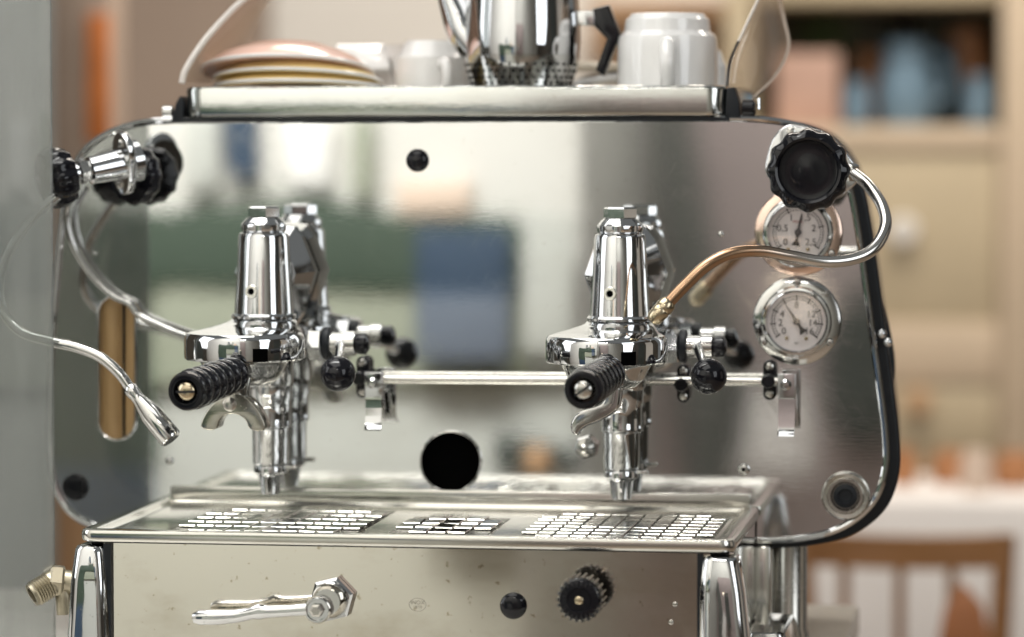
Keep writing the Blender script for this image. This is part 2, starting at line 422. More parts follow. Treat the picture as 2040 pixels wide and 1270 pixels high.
lw = tag(box('left_wall', (-2.75, -4.4, -0.92), (-2.65, 2.8, 1.9), 'dark_plaster'), kind='structure')
box('contrast_panel', (-2.649, -0.9, -0.92), (-2.60, 0.1, 1.2), 'dark_door', lw)  # unseen dark panel added to give the chrome a dark reflection
box('blue_panel', (-2.649, -2.6, 0.1), (-2.61, -1.9, 0.9), 'blue_print', lw)
rw = tag(box('right_wall', (3.0, -3.6, -0.92), (3.1, 1.6, 1.9), 'dark_plaster'), kind='structure')
box('contrast_panel', (2.95, -1.2, -0.92), (2.999, -0.5, 1.2), 'dark_door', rw)  # unseen, added likewise for dark contrast in the chrome
box('pale_panel', (2.96, -0.3, -0.2), (2.999, 0.6, 1.3), 'cream_plaster', rw)
mplate('pale_board', [(575, 235), (655, 235), (655, 372), (575, 372)], D1 + 0.004, 0.02, 'poster_white', sw)
mplate('grey_board', [(700, 225), (742, 225), (742, 392), (700, 392)], D1 + 0.004, 0.02, 'sage_paint', sw)
mplate('grey_board', [(372, 225), (432, 225), (432, 375), (372, 375)], D1 + 0.004, 0.02, 'pale_sage', sw)
mplate('shelf_strip', [(300, 752), (1120, 746), (1120, 758), (300, 764)], D1 - 0.008, 0.02, 'sage_paint', sw)
mplate('pale_board', [(1040, 430), (1140, 430), (1140, 700), (1040, 700)], D1 - 0.034, 0.02, 'pale_sage', sw)
D2 = 3.5
fw = tag(box('far_wall', (-0.9, -D2 - 0.22, -0.92), (4, -D2 - 0.12, 2.2), 'pale_sage'), kind='structure')
mplate('brown_field', [(1290, -200), (2300, -200), (2300, 1400), (1290, 1400)], D2, 0.1, 'wall_brown', fw)
mplate('dark_curtain', smooth2([(1300, 100), (1350, 100), (1420, 480), (1500, 760), (1440, 1000), (1370, 1000), (1330, 560), (1300, 420)], 4), D2 - 0.102, 0.03, 'curtain_grey', fw)
mplate('white_notice', [(1460, 770), (1600, 770), (1620, 945), (1455, 945)], D2 - 0.102, 0.02, 'poster_white', fw)
mplate('dark_door_leaf', smooth2([(1650, 640), (1790, 560), (1790, 860), (1650, 860)], 4), D2 - 0.102, 0.02, 'dark_door', fw)

# ================================================================== ESPRESSO MACHINE
MX = P(935, 700, 0).x
em = empty('espresso_machine', (MX, 0.0, 0.0), 'polished two-group espresso machine with round-cornered mirror panel on the counter', 'coffee machine')

# ---- panel
OUT = [(125, 430), (112, 560), (103, 700), (98, 850), (100, 920), (112, 972), (138, 1018), (178, 1043), (235, 1060),
       (420, 1068), (900, 1074), (1400, 1078), (1540, 1077), (1610, 1070), (1668, 1055), (1716, 1025), (1748, 985), (1764, 930), (1764, 870),
       (1755, 790), (1738, 670), (1722, 550), (1706, 440), (1692, 372), (1672, 322), (1638, 277), (1592, 252), (1530, 240), (1440, 236),
       (1150, 237), (800, 239), (420, 240), (340, 241), (290, 244), (240, 256), (200, 275), (165, 305), (143, 345), (131, 390)]
OUTs = smooth2(OUT, 5)
hole = circ(898, 920, 60); slot = [(x, y) for x, y in rrect(196, 588, 270, 877, 36.9, 10)]
panel = pxplate('back_panel', [OUTs, hole, slot], 0.0, 0.010, 0.0, 'panel_steel', em)
edge3 = [P(a, b_, -0.0005) for a, b_ in OUTs]
tube('panel_trim', edge3, 0.0032, 'chrome', em, seg=10, closed=True)
cz = P(935, 660, 0)
def scaled(k, dx=0, dz=0, y=0):
    c2 = P(935, 660, 0); out = []
    for a, b_ in OUTs:
        p = P(a, b_, 0); v = Vector((p.x - c2.x, p.z - c2.z)); l = v.length
        v = v * ((l + k) / l); out.append((c2.x + v.x + dx, c2.z + v.y + dz))
    return out
plate('rubber_seal', [scaled(0.0078, 0.0042, -0.0035)], 0.018, 0.003, (0, 0.0115, 0), 'rubber', em)
shell = plate('shell', [scaled(0.002)], 0.25, 0.02, (0, 0.0305, 0), 'shell_paint', em)
bpts = [(1700, 470), (1745, 560), (1772, 660), (1782, 740), (1770, 820), (1748, 850), (1690, 850), (1680, 470)]
pxplate('side_cover', [smooth2(bpts, 5)], 0.036, 0.03, 0.006, 'shell_paint', em)
for a, b_ in ((1758, 665), (1770, 682)): lathe('screw', [(0.004, 0), (0.004, 0.004), (0.002, 0.006), (0, 0.0065)], P(a, b_, 0.004), FRONT, 'chrome', shell, seg=16)
# dark cavity behind the big hole and the brown strip behind the slot
pxplate('hole_backing', [circ(898, 920, 64)], 0.0105, 0.0008, 0, 'black_hole', panel)
tube('hole_rim', [P(a, b_, -0.0006) for a, b_ in hole], 0.0011, 'old_chrome', panel, seg=8, closed=True)
tube('slot_rim', [P(a, b_, -0.0012) for a, b_ in slot], 0.0012, 'old_chrome', panel, seg=8, closed=True)
pxplate('slot_backing', [rrect(190, 582, 276, 883, 40)], 0.0103, 0.0006, 0, 'slot_wood', panel)
tube('sight_tube', [P(247, 884, 0.0095), P(247, 582, 0.0095)], 0.0014, 'dark_glass', panel, seg=10)
tube('sight_column', [P(221, 884, 0.0135), P(221, 582, 0.0135)], 0.0108, 'slot_wood', panel, seg=24)
tube('sight_column', [P(263, 884, 0.0125), P(263, 582, 0.0125)], 0.0062, 'slot_wood', panel, seg=24)
def plug(px, py, r, parent, dome=0.35, y=0.0, name='plug'):
    k = mpp(px, py, y) * r
    return lathe(name, [(k, -0.001), (k, 0.0015), (k * 0.92, 0.003), (k * 0.6, 0.003 + k * dome * 0.7), (0, 0.003 + k * dome)], P(px, py, y), FRONT, 'bakelite', parent, seg=40)
plug(832, 320, 23, panel); plug(151, 971, 27, panel, 0.15)
k = mpp(1685, 987)
lathe('port_ring', [(k * 48, -0.001), (k * 48, 0.006), (k * 45, 0.008), (k * 37, 0.0075), (k * 35, 0.0095), (k * 29, 0.0095), (k * 26, 0.007), (0, 0.007)], P(1685, 987, 0), FRONT, 'dull_steel', panel)
lathe('port_plug', [(k * 25, 0.0068), (k * 24, 0.0085), (k * 15, 0.0095), (k * 13, 0.008), (0, 0.008)], P(1685, 987, 0), FRONT, 'rubber', panel)
for a, b_, r in ((338, 918, 8), (1482, 935, 12), (1437, 467, 6), (190, 505, 4)):
    kk = mpp(a, b_)
    s = lathe('screw', [(kk * r, -0.001), (kk * r, 0.002), (kk * r * 0.75, 0.004), (kk * r * 0.4, 0.0045), (0, 0.0045)], P(a, b_, 0), FRONT, 'old_chrome', panel, seg=20)
    if r == 12: lathe('screw_hole', [(kk * 4, 0.0044), (kk * 4, 0.0049), (0, 0.0049)], P(a, b_, 0), FRONT, 'black_hole', panel, seg=16)
kk = mpp(1165, 893)
nz = hexprof('nozzle_fitting', P(1170, 890, -0.0005), FRONT, kk * 24, 0.010, 'old_chrome', em, rot=0.3)
lathe('nozzle_tip', [(kk * 19, 0.0098), (kk * 16, 0.016), (kk * 12, 0.020), (kk * 9, 0.026), (kk * 4, 0.028), (kk * 4, 0.024), (0, 0.024)], P(1170, 890, 0), FRONT, 'dull_steel', nz)

# ---- top rack
rl, rr_ = P(363, 205, -0.012), P(1447, 205, -0.012)
zt, zb = P(900, 171, -0.012).z, P(900, 234, -0.012).z
prof = []
ring = rrect(rl.x, -0.012, rr_.x, 0.30, 0.018, 6)
rings = []
for off, z in ((0.004, zb), (0.0012, zb + 0.0015), (0.0, zb + 0.005), (0.0008, zb + 0.5 * (zt - zb)), (0.0, zt - 0.004), (0.001, zt - 0.001), (0.0035, zt), (0.006, zt - 0.001), (0.0065, zt - 0.006), (0.0065, zb + 0.014)):
    rings.append([Vector((x, y, z)) for x, y in rrect(rl.x + off, -0.012 + off, rr_.x - off, 0.30 - off, 0.018, 6)])
rack = loft('cup_rack', rings, 'rack_steel', em)
ZR = zb + 0.0145                      # rack floor level
box('rack_gap_strip', (rl.x - 0.003, -0.006, P(900, 243, -0.006).z), (rr_.x + 0.002, 0.29, zb - 0.0003), 'rubber', em)  # black strip filling the gap under the rack
# end brackets and thumb nuts of the rack
pxplate('rack_bracket', [[(340, 243), (350, 205), (358, 192), (364, 200), (366, 243)]], -0.004, 0.03, 0.001, 'rubber', em)
lathe('thumb_nut', [(0.0045, 0), (0.006, 0.001), (0.006, 0.009), (0.004, 0.010), (0, 0.010)], P(346, 224, 0.01), (-1, 0, 0), 'old_chrome', em, seg=16)
pxplate('rack_bracket', [[(1444, 234), (1448, 176), (1462, 174), (1472, 205), (1476, 236)]], -0.004, 0.03, 0.001, 'rubber', em)
lathe('thumb_nut', [(0.005, 0), (0.0075, 0.001), (0.0075, 0.010), (0.005, 0.012), (0, 0.012)], P(1478, 216, 0.0), (1, 0, 0), 'bakelite', em, seg=12)
tube('bracket_rod', [P(1511, 218, 0.0), P(1511, 196, 0.0)], 0.0016, 'chrome', em, seg=8)

# ---- clear cup guard, two bent wings
Fl = crom([P(a, b_, y) for a, b_, y in ((362, 166, 0.0), (372, 135, 0.004), (415, 72, 0.02), (485, 0, 0.05), (560, -50, 0.08))], 8)
Rl = crom([P(a, b_, y) for a, b_, y in ((470, 166, 0.20), (480, 135, 0.20), (500, 72, 0.21), (540, 0, 0.22), (600, -50, 0.23))], 8)
def between(A, B, bulge):
    def f(u, v):
        i = u * (len(A) - 1); j = min(int(i), len(A) - 2); t = i - j
        a = A[j].lerp(A[j + 1], t); b_ = B[j].lerp(B[j + 1], t)
        return a.lerp(b_, v) + Vector((bulge * math.sin(math.pi * v), 0, 0))
    return f
gl = grid('cup_guard', between(Fl, Rl, -0.004), 24, 8, 0.003, 'acrylic', em)
tube('guard_edge', Fl, 0.0028, 'acrylic_edge', gl, seg=10)
Fr = crom([P(a, b_, y) for a, b_, y in ((1449, 172, 0.03), (1456, 120, 0.032), (1482, 60, 0.04), (1510, 0, 0.055), (1530, -45, 0.07))], 8)
Rr = crom([P(a, b_, y) for a, b_, y in ((1500, 197, 0.06), (1546, 150, 0.09), (1571, 95, 0.12), (1562, 40, 0.14), (1540, -40, 0.15))], 8)
gr = grid('cup_guard', between(Fr, Rr, 0.008), 24, 8, 0.003, 'acrylic', em)
tube('guard_edge', Rr, 0.0013, 'acrylic_edge', gr, seg=8)
tube('guard_edge', Fr[13:], 0.0013, 'acrylic_edge', gr, seg=8)
tube('guard_seal', Fr[:14], 0.0013, 'rubber', gr, seg=8)

# ---- group heads
XB0 = P(1208, 690, -0.13).x
def group_head(px_bell, dark=False):
    X = P(px_bell, 690, -0.13).x
    dx = X - XB0
    def Q(a, b_, y): return P(a, b_, y) + Vector((dx, 0, 0))
    Zr = P(1208, 668, -0.13).z; Zr0 = P(1208, 723, -0.13).z
    bx, by = X, -0.13
    tw = Q(1235, 560, -0.076); tx, ty = tw.x, -0.076
    z = lambda py, y=-0.076: P(1235, py, y).z
    # tower: body of the group
    r0, r1 = 0.0262, 0.0222
    tower = lathe('group_head', [(r0 * 1.02, z(664)), (r0, z(640)), (0.0235, z(540)), (r1, z(474)), (r1 - 0.001, z(468)), (r1 - 0.004, z(465)), (0, z(465))],
                  (tx, ty, 0), (0, 0, 1), 'chrome', em, seg=64)
    # bell with a skewed dome up to the tower
    rings = []
    seq = [(0.0455, Zr0 + 0.001, 0), (0.0500, Zr0, 0), (0.0514, Zr0 + 0.0012, 0), (0.0518, Zr0 + 0.004, 0), (0.0518, Zr - 0.006, 0), (0.0512, Zr - 0.003, 0), (0.0495, Zr - 0.0005, 0),
           (0.0460, Zr + 0.0008, 0.06), (0.0420, Zr + 0.0019, 0.2), (0.0375, Zr + 0.0034, 0.45), (0.0330, Zr + 0.0052, 0.75), (0.0295, Zr + 0.0072, 0.95), (0.0275, Zr + 0.0095, 1.0), (0.0268, Zr + 0.0105, 1.0)]
    for r, zz, s in seq:
        cx, cy = bx + (tx - bx) * s, by + (ty - by) * s
        rings.append([Vector((cx + r * math.cos(t), cy + r * math.sin(t), zz)) for t in [2 * math.pi * q / 72 for q in range(72)]])
    bell = loft('bell', rings, 'chrome', tower)
    lathe('collar', [(0.0268, 0), (0.0285, 0.001), (0.0288, 0.003), (0.0275, 0.0048), (0.0262, 0.0052)], (tx, ty, Zr + 0.0090), (0, 0, 1), 'chrome', tower, seg=64)
    # notch in the bell where the portafilter locks
    a = R(-62); n = Vector((math.cos(a), math.sin(a), 0)); u = Vector((-n.y, n.x, 0))
    c0 = Vector((bx, by, Zr0 + 0.0065)) + n * 0.0512
    V, Fc = [], []
    for s_, t_ in ((-0.0065, -0.0058), (0.0065, -0.0058), (0.0065, 0.0055), (-0.0065, 0.0055)):
        V.append(c0 + u * s_ + Vector((0, 0, t_)) + n * 0.0010); 
    V += [v - n * 0.004 for v in V]
    Fc = [(0, 1, 2, 3), (4, 7, 6, 5), (0, 4, 5, 1), (1, 5, 6, 2), (2, 6, 7, 3), (3, 7, 4, 0)]
    mk('locking_notch', V, Fc, 'black_hole', tower)
    # cap
    zc0, zc1 = z(464), z(436)
    def oct_(t, i): return 1 - 0.035 * (1 - abs(math.cos(4 * t))) if i in (1, 2) else 1
    lathe('cap_ring', [(0.0180, zc0 - 0.001), (0.0198, zc0 + 0.001), (0.0200, zc0 + 0.006), (0.0180, zc0 + 0.0085), (0.0145, zc1), (0, zc1)], (tx, ty, 0), (0, 0, 1), 'chrome', tower, seg=64, mod=oct_)
    hexprof('cap_nut', (tx, ty, zc1 - 0.0005), (0, 0, 1), 0.0148, z(412) - zc1, 'chrome', tower, rot=0.35)
    # jet screw on the tower's face
    an = R(-103); n = Vector((math.cos(an), math.sin(an), 0.04)).normalized()
    o = Vector((tx, ty, z(586))) + n * 0.0243
    lathe('jet_screw', [(0.0058, -0.002), (0.0060, 0.0008), (0.0052, 0.002), (0.0032, 0.002), (0.0028, 0.0004), (0, 0.0004)], o, n, 'nickel', tower, seg=24)
    lathe('jet_hole', [(0.0027, 0.0003), (0.0027, 0.0008), (0, 0.0008)], o, n, 'black_hole', tower, seg=16)
    # faceted flange behind
    pts = [(1243, 440), (1288, 448), (1305, 470), (1334, 545), (1306, 635), (1285, 668), (1243, 672), (1200, 668), (1182, 635), (1154, 548), (1182, 470), (1200, 448)]
    rings = []
    cxy = Q(1243, 555, -0.045)
    for y, k_ in ((-0.004, 0.84), (-0.018, 0.92), (-0.026, 0.95), (-0.032, 0.92), (-0.050, 0.58)):
        rg = []
        for a_, b_ in pts:
            p = Q(a_, b_, -0.045); p = Vector((cxy.x + (p.x - cxy.x) * k_, y, cxy.z + (p.z - cxy.z) * k_)); rg.append(p)
        rings.append(rg)
    loft('flange', rings, 'chrome', tower, angle=15)
    # neck to the boiler, valve block and lower cylinder
    lc = Q(1238, 800, -0.038)
    zz = lambda py: P(1238, py, -0.038).z
    lathe('neck', [(0.020, 0.0), (0.024, 0.004), (0.024, 0.03), (0.021, 0.042), (0.021, 0.052)], (lc.x, -0.001, z(690, -0.03)), FRONT, 'old_chrome', tower)
    lathe('valve_block', [(0.0, zz(660)), (0.0210, zz(660)), (0.0210, zz(770)), (0.0195, zz(776))], (lc.x, -0.040, 0), (0, 0, 1), 'old_chrome', tower)
    low = lathe('infusion_cylinder', [(0, zz(985)), (0.0050, zz(985)), (0.0060, zz(996)), (0.0084, zz(994)), (0.0106, zz(960)), (0.0118, zz(955)), (0.0150, zz(950)), (0.0150, zz(942)), (0.0146, zz(938)), (0.0150, zz(936)), (0.0158, zz(930)), (0.0160, zz(864)), (0.0163, zz(861)), (0.0180, zz(859)), (0.0184, zz(855)), (0.0180, zz(851)), (0.0181, zz(806)), (0.0194, zz(801)), (0.0194, zz(770))],
                  (lc.x, -0.038, 0), (0, 0, 1), 'chrome', tower)
    box('drain_lug', (lc.x + 0.012, -0.042, zz(944)), (lc.x + 0.024, -0.034, zz(936)), 'old_chrome', tower, 0.001)
    # cam housing with its hex nut and black collar to the right
    zs = P(1350, 690, -0.06).z
    xs = Q(1330, 690, -0.06).x
    hexprof('cam_nut', (xs - 0.003, -0.062, zs), (1, 0, 0), 0.0150, 0.014, 'chrome', tower, rot=0.2)
    lathe('cam_collar', [(0.0138, 0), (0.0145, 0.001), (0.0145, 0.005), (0.013, 0.006)], (xs + 0.0112, -0.062, zs), (1, 0, 0), 'rubber', tower)
    lathe('cam_shaft', [(0.0095, 0), (0.0095, 0.012), (0.0110, 0.013), (0.0110, 0.022), (0.0080, 0.024), (0, 0.024)], (xs + 0.017, -0.062, zs), (1, 0, 0), 'old_chrome', tower)
    lathe('cam_end', [(0.0085, 0), (0.0095, 0.002), (0.0095, 0.008), (0.005, 0.011), (0, 0.011)], (xs + 0.0405, -0.062, zs), (1, 0, 0), 'bakelite', tower)
    return tower, Vector((xs + 0.026, -0.066, zs)), Vector((bx, by, Zr0))
groups = []
for pb, ball in ((487, (673, 745)), (1208, (1412, 750))):
    tower, sh, bell = group_head(pb)
    b0 = P(ball[0], ball[1], -0.15)
    d = (b0 - sh).normalized()
    arm = mk('brew_lever', *tube_vf([sh, sh.lerp(b0, 0.3), sh.lerp(b0, 0.62), b0 - d * 0.017, b0 - d * 0.010], [0.0052, 0.0038, 0.0036, 0.0048, 0.0062], 14), 'chrome', em)
    lathe('lever_ball', [(0.0, -0.0153), (0.006, -0.0143), (0.0108, -0.0108)] + [(0.0153 * math.sin(R(t)), -0.0153 * math.cos(R(t))) for t in range(54, 180, 9)] + [(0, 0.0153)], b0, d, 'bakelite', arm, seg=40)
    groups.append((tower, bell))

# ---- towel rail with its clips and end brackets
rail = tube('rail', [P(742, 756, -0.026), P(1562, 761, -0.026)], 0.0040, 'dull_steel', em, seg=16)
for cx, cy, hh in ((722, 752, 42), (1361, 765, 38), (1533, 758, 40)):
    cl = pxplate('rail_clip', [rrect(cx - 13, cy - hh, cx + 13, cy + hh, 12.9, 8)], -0.012, 0.011, 0.002, 'bakelite', em)
    for s in (-1, 1):
        kk = mpp(cx, cy)
        lathe('screw', [(kk * 8, 0), (kk * 8, 0.0012), (kk * 5, 0.002), (0, 0.002)], P(cx, cy + s * (hh - 13), -0.0121), FRONT, 'dull_steel', cl, seg=16)
    kk = mpp(cx, cy)
    lathe('clip_boss', [(kk * 14, 0), (kk * 14, 0.018), (kk * 11, 0.020), (0, 0.020)], P(cx, cy, -0.0118), FRONT, 'bakelite', cl, seg=20)
for x0, top, bot in ((726, 742, 858), (1549, 745, 870)):
    br = pxplate('rail_bracket', [[(x0, top), (x0 + 36, top), (x0 + 36, top + 52), (x0 + 1, top + 52)]], -0.034, 0.009, 0.0006, 'chrome', em)
    pts = [P(x0 + 18 + a, b_, y) for a, b_, y in ((0, top + 50, -0.0355), (0, top + 80, -0.036), (-1, bot - 14, -0.038), (-2, bot - 4, -0.043), (-2, bot, -0.047))]
    hw = 0.0072
    V = []; Fc = []
    for p in pts:
        for sx, sy in ((-hw, 0), (hw, 0), (hw, 0.002), (-hw, 0.002)): V.append(p + Vector((sx, sy, 0)))
    for i in range(len(pts) - 1):
        for q in range(4): Fc.append((i * 4 + q, i * 4 + (q + 1) % 4, (i + 1) * 4 + (q + 1) % 4, (i + 1) * 4 + q))
    Fc += [(3, 2, 1, 0), tuple((len(pts) - 1) * 4 + q for q in range(4))]
    mk('tongue', V, Fc, 'chrome', br)
    kk = mpp(x0, top)
    lathe('screw', [(kk * 11, -0.001), (kk * 11, 0.002), (kk * 6, 0.004), (0, 0.0042)], P(x0 + 17, top + 22, -0.034), FRONT, 'old_chrome', br, seg=20)
    pxplate('back_leg', [[(x0 + 20, top + 40), (x0 + 38, top + 40), (x0 + 42, bot - 20), (x0 + 20, bot - 20)]], -0.014, 0.003, 0.0005, 'old_chrome', br)

# ---- pressure gauges
def gauge(px, py, needle, marks, unit, tone):
    O = P(px, py, 0); k = mpp(px, py)
    fl = lathe('pressure_gauge', [(k * 87, -0.0005), (k * 88, 0.0015), (k * 86, 0.0030), (k * 80, 0.0040), (k * 68, 0.0052), (k * 60, 0.0052)], O, FRONT, tone, em, seg=72, caps=False)
    lathe('bezel', [(k * 69, 0.004), (k * 70, 0.0085), (k * 67, 0.0108), (k * 62, 0.0112), (k * 59, 0.0098), (k * 58, 0.0060)], O, FRONT, 'chrome', fl, seg=72, caps=False)
    lathe('dial', [(k * 60, 0.0045), (k * 60, 0.0060), (0, 0.0060)], O, FRONT, 'dial_paper', fl, seg=64)
    yo = -0.0063
    def at(ang, r): return Vector((O.x + k * r * math.sin(R(ang)), yo, O.z + k * r * math.cos(R(ang))))
    # scale: arc, ticks
    arc = [at(-128 + i * 256 / 60, 50) for i in range(61)]
    V = []; Fc = []
    def quad(p, q, wd):
        d = (q - p).normalized(); n = Vector((-d.z, 0, d.x)) * wd * 0.5; i = len(V)
        V.extend([p - n, q - n, q + n, p + n]); Fc.append((i, i + 1, i + 2, i + 3))
    for i in range(60): quad(arc[i], arc[i + 1], k * 1.3)
    arc2 = [at(-128 + i * 256 / 60, 44) for i in range(61)]
    for i in range(60): quad(arc2[i], arc2[i + 1], k * 0.9)
    for i in range(41):
        a = -128 + i * 256 / 40; quad(at(a, 44), at(a, 50), k * 0.9)
    V = [v + Vector((0, 0, 0)) for v in V]
    mk('scale', V, Fc, 'ink', fl)
    V = []; Fc = []
    for a, s in marks: quad(at(a, 41), at(a, 53), k * 2.8)
    mk('scale_mark', [v + Vector((0, -0.0001, 0)) for v in V], Fc, 'ink', fl)
    for a, s in marks:
        if s: text('numeral', s, k * 19, at(a, 32) + Vector((0, -0.0001, 0)), 'ink', fl)
    if unit: text('unit_text', unit, k * 9, at(0, 22) + Vector((0, -0.0001, 0)), 'red_ink', fl)
    text('unit_text', 'INOX' if False else 'bar', k * 6, at(180, 43) + Vector((0, -0.0001, 0)), 'ink', fl)
    for a in (-150, 150):
        lathe('dial_rivet', [(k * 4, 0), (k * 4, 0.0006), (0, 0.0009)], at(a, 39), FRONT, 'brass', fl, seg=12)
    # needle
    d = Vector((math.sin(R(needle)), 0, math.cos(R(needle)))); n = Vector((d.z, 0, -d.x)); c = Vector((O.x, -0.0075, O.z))
    pts = [d * 44, d * 8 + n * 2.6, n * 5.5, -d * 10 + n * 2.6, -d * 17 + n * 3.5, -d * 27 + n * 9, -d * 27 - n * 9, -d * 17 - n * 3.5, -d * 10 - n * 2.6, -n * 5.5, d * 8 - n * 2.6]
    V = [c + p * k for p in pts]; V += [v + Vector((0, 0.0006, 0)) for v in V]; m_ = len(pts)
    Fc = [tuple(range(m_)), tuple(range(2 * m_ - 1, m_ - 1, -1))] + [(i, (i + 1) % m_, m_ + (i + 1) % m_, m_ + i) for i in range(m_)]
    mk('needle', V, Fc, 'ink', fl)
    lathe('needle_hub', [(k * 7, 0), (k * 7, 0.0012), (k * 3, 0.002), (0, 0.002)], c, FRONT, 'ink', fl, seg=16)
    lathe('gauge_glass', [(k * 59.5, 0.0098), (k * 30, 0.0102), (0, 0.0103)], O, FRONT, 'gauge_glass', fl, seg=64)
    for a in (0, 122, -122):
        p = Vector((O.x + k * 78 * math.sin(R(a)), -0.0040, O.z + k * 78 * math.cos(R(a))))
        lathe('screw', [(k * 8, -0.001), (k * 8, 0.001), (k * 5.5, 0.0025), (0, 0.003)], p, FRONT, 'old_chrome', fl, seg=16)
chrome('pink_reflect_chrome', (0.74, 0.56, 0.47), 0.10, 0.2, spots=0.4)  # chrome flange with its pinkish reflection put into the metal colour
gauge(1591, 463, 10, [(-128, '0'), (-76, '0,5'), (-26, '1'), (26, '1,5'), (76, '2'), (128, '2,5')], 'm.c.a.', 'pink_reflect_chrome')
gauge(1588, 640, -33, [(-128, '0'), (-96, '2'), (-64, '4'), (-32, ''), (0, '8'), (32, ''), (64, '12'), (96, '14'), (128, '16')], '', 'old_chrome')

# ---- steam valves
def scallop(n, amp): return lambda t, i: 1 + amp * math.cos(n * t) if 1 <= i <= 5 else 1
def knob(name, O, axis, r, parent):
    pr = [(r * 0.55, -0.020), (r * 0.86, -0.018), (r * 0.97, -0.012), (r, -0.006), (r * 0.98, 0.0), (r * 0.90, 0.004), (r * 0.80, 0.0055), (r * 0.74, 0.0045), (r * 0.70, 0.0010), (r * 0.5, -0.0005), (r * 0.2, 0.0025), (0, 0.003)]
    return lathe(name, pr, O, axis, 'bakelite', parent, seg=120, mod=scallop(12, 0.035))
# right valve
kr = mpp(1610, 340, -0.09)
vb = lathe('steam_valve', [(0.021, 0), (0.021, 0.004), (0.015, 0.008), (0.015, 0.045), (0.011, 0.050), (0.011, 0.072)], P(1628, 330, -0.001), FRONT, 'chrome', em)
fo = [(1528, 352), (1531, 300), (1545, 268), (1566, 250), (1590, 250), (1650, 268), (1700, 322), (1708, 350), (1700, 372), (1650, 400), (1590, 392)]
pxplate('valve_flange', [smooth2(fo, 4)], -0.045, 0.010, 0.002, 'chrome', vb)
lathe('flange_screw', [(0.0042, 0), (0.0042, 0.002), (0.0026, 0.003), (0, 0.003)], P(1576, 264, -0.0455), FRONT, 'dull_steel', vb, seg=16)
knob('knob', P(1610, 340, -0.090), (0.05, -1, 0.0), kr * 82, vb)
pp = [(1684, 338, -0.050), (1703, 347, -0.056), (1730, 370, -0.070), (1757, 410, -0.085), (1764, 452, -0.10), (1742, 494, -0.115), (1700, 516, -0.125), (1640, 522, -0.135), (1575, 511, -0.142), (1515, 501, -0.150), (1460, 505, -0.158), (1410, 528, -0.165), (1362, 572, -0.170), (1328, 608, -0.174)]
path = crom([P(*p) for p in pp], 8)
pipe = tube('steam_pipe', path, 0.0052, 'reflect_tint_pipe', em, seg=20)
at_ = pipe.data.attributes.new('reflect_tint', 'FLOAT', 'POINT')  # share of the painted brown reflection along the pipe
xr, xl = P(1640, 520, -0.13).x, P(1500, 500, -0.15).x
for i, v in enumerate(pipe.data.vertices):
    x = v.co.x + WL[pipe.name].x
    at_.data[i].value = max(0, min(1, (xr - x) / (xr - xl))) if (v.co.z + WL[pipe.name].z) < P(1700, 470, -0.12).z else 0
hexprof('pipe_nut', P(1690, 340, -0.050), P(1712, 352, -0.06) - P(1690, 340, -0.050), 0.0085, 0.008, 'old_chrome', pipe)
d = (path[-1] - path[-6]).normalized()
lathe('steam_tip', [(0.0058, -0.004), (0.0072, -0.002), (0.0078, 0.004), (0.0072, 0.0055), (0.0076, 0.007), (0.0066, 0.016), (0.0040, 0.019), (0, 0.019)], path[-1], d, 'brass', pipe, seg=24)
# left valve, turned away to the left
k0 = P(112, 355, -0.100); az = R(52); ax = Vector((-math.sin(az), -math.cos(az), -0.20)).normalized()
f0 = k0 - ax * 0.066
lv = lathe('steam_valve', [(0.0, -0.012), (0.019, -0.012), (0.019, -0.004), (0.0140, 0.0), (0.0122, 0.034), (0.0090, 0.036), (0.0090, 0.062)], f0, ax, 'chrome', em)
u_ = Vector((0, 0, 1)).cross(ax).normalized(); v_ = ax.cross(u_)
lp = []
for t in range(48):
    a = 2 * math.pi * t / 48; rr2 = 0.018 + 0.012 * abs(math.cos(a)) ** 2.2
    lp.append((rr2 * math.cos(a + R(62)), rr2 * math.sin(a + R(62))))
plate('valve_flange', [lp], 0.007, 0.0012, f0 + ax * 0.004, 'chrome', lv, U=u_, V_=v_)
for s in (-1, 1):
    q = f0 + ax * 0.004 + (u_ * math.cos(R(62)) + v_ * math.sin(R(62))) * (0.021 * s)
    lathe('flange_screw', [(0.0036, 0), (0.0036, 0.002), (0.002, 0.003), (0, 0.003)], q, ax, 'dull_steel', lv, seg=16)
hexprof('valve_nut', f0 + ax * 0.036, ax, 0.0115, 0.010, 'old_chrome', lv)
knob('knob', k0 + ax * 0.006, ax, 0.0262, lv)
dk = P(268, 350, -0.026); ax2 = Vector((-0.42, -0.9, 0)).normalized()
lathe('valve_collar', [(0.010, -0.012), (0.022, -0.011), (0.0255, -0.007), (0.0268, -0.002), (0.0262, 0.003), (0.024, 0.006), (0.014, 0.007), (0.012, 0.014), (0, 0.014)], dk, ax2, 'bakelite', lv, seg=96, mod=scallop(12, 0.03))
tube('valve_stub', [f0 - ax * 0.011, f0.lerp(dk, 0.6), dk], 0.0105, 'chrome', lv, seg=20)
tube('valve_spigot', [dk, Vector((dk.x + 0.006, 0.001, dk.z))], 0.009, 'rubber', lv, seg=16)
lp_ = [(150, 345, -0.105), (122, 385, -0.112), (70, 430, -0.12), (14, 510, -0.13), (0, 600, -0.135), (36, 658, -0.142), (98, 680, -0.150), (150, 692, -0.152), (200, 712, -0.155), (238, 745, -0.157), (262, 778, -0.158)]
lpath = crom([P(*p) for p in lp_], 8)
lp_o = tube('steam_pipe', lpath, 0.0046, 'old_chrome', em, seg=18)
d = (P(345, 880, -0.165) - lpath[-1]).normalized(); ln = (P(342, 876, -0.165) - lpath[-1]).length
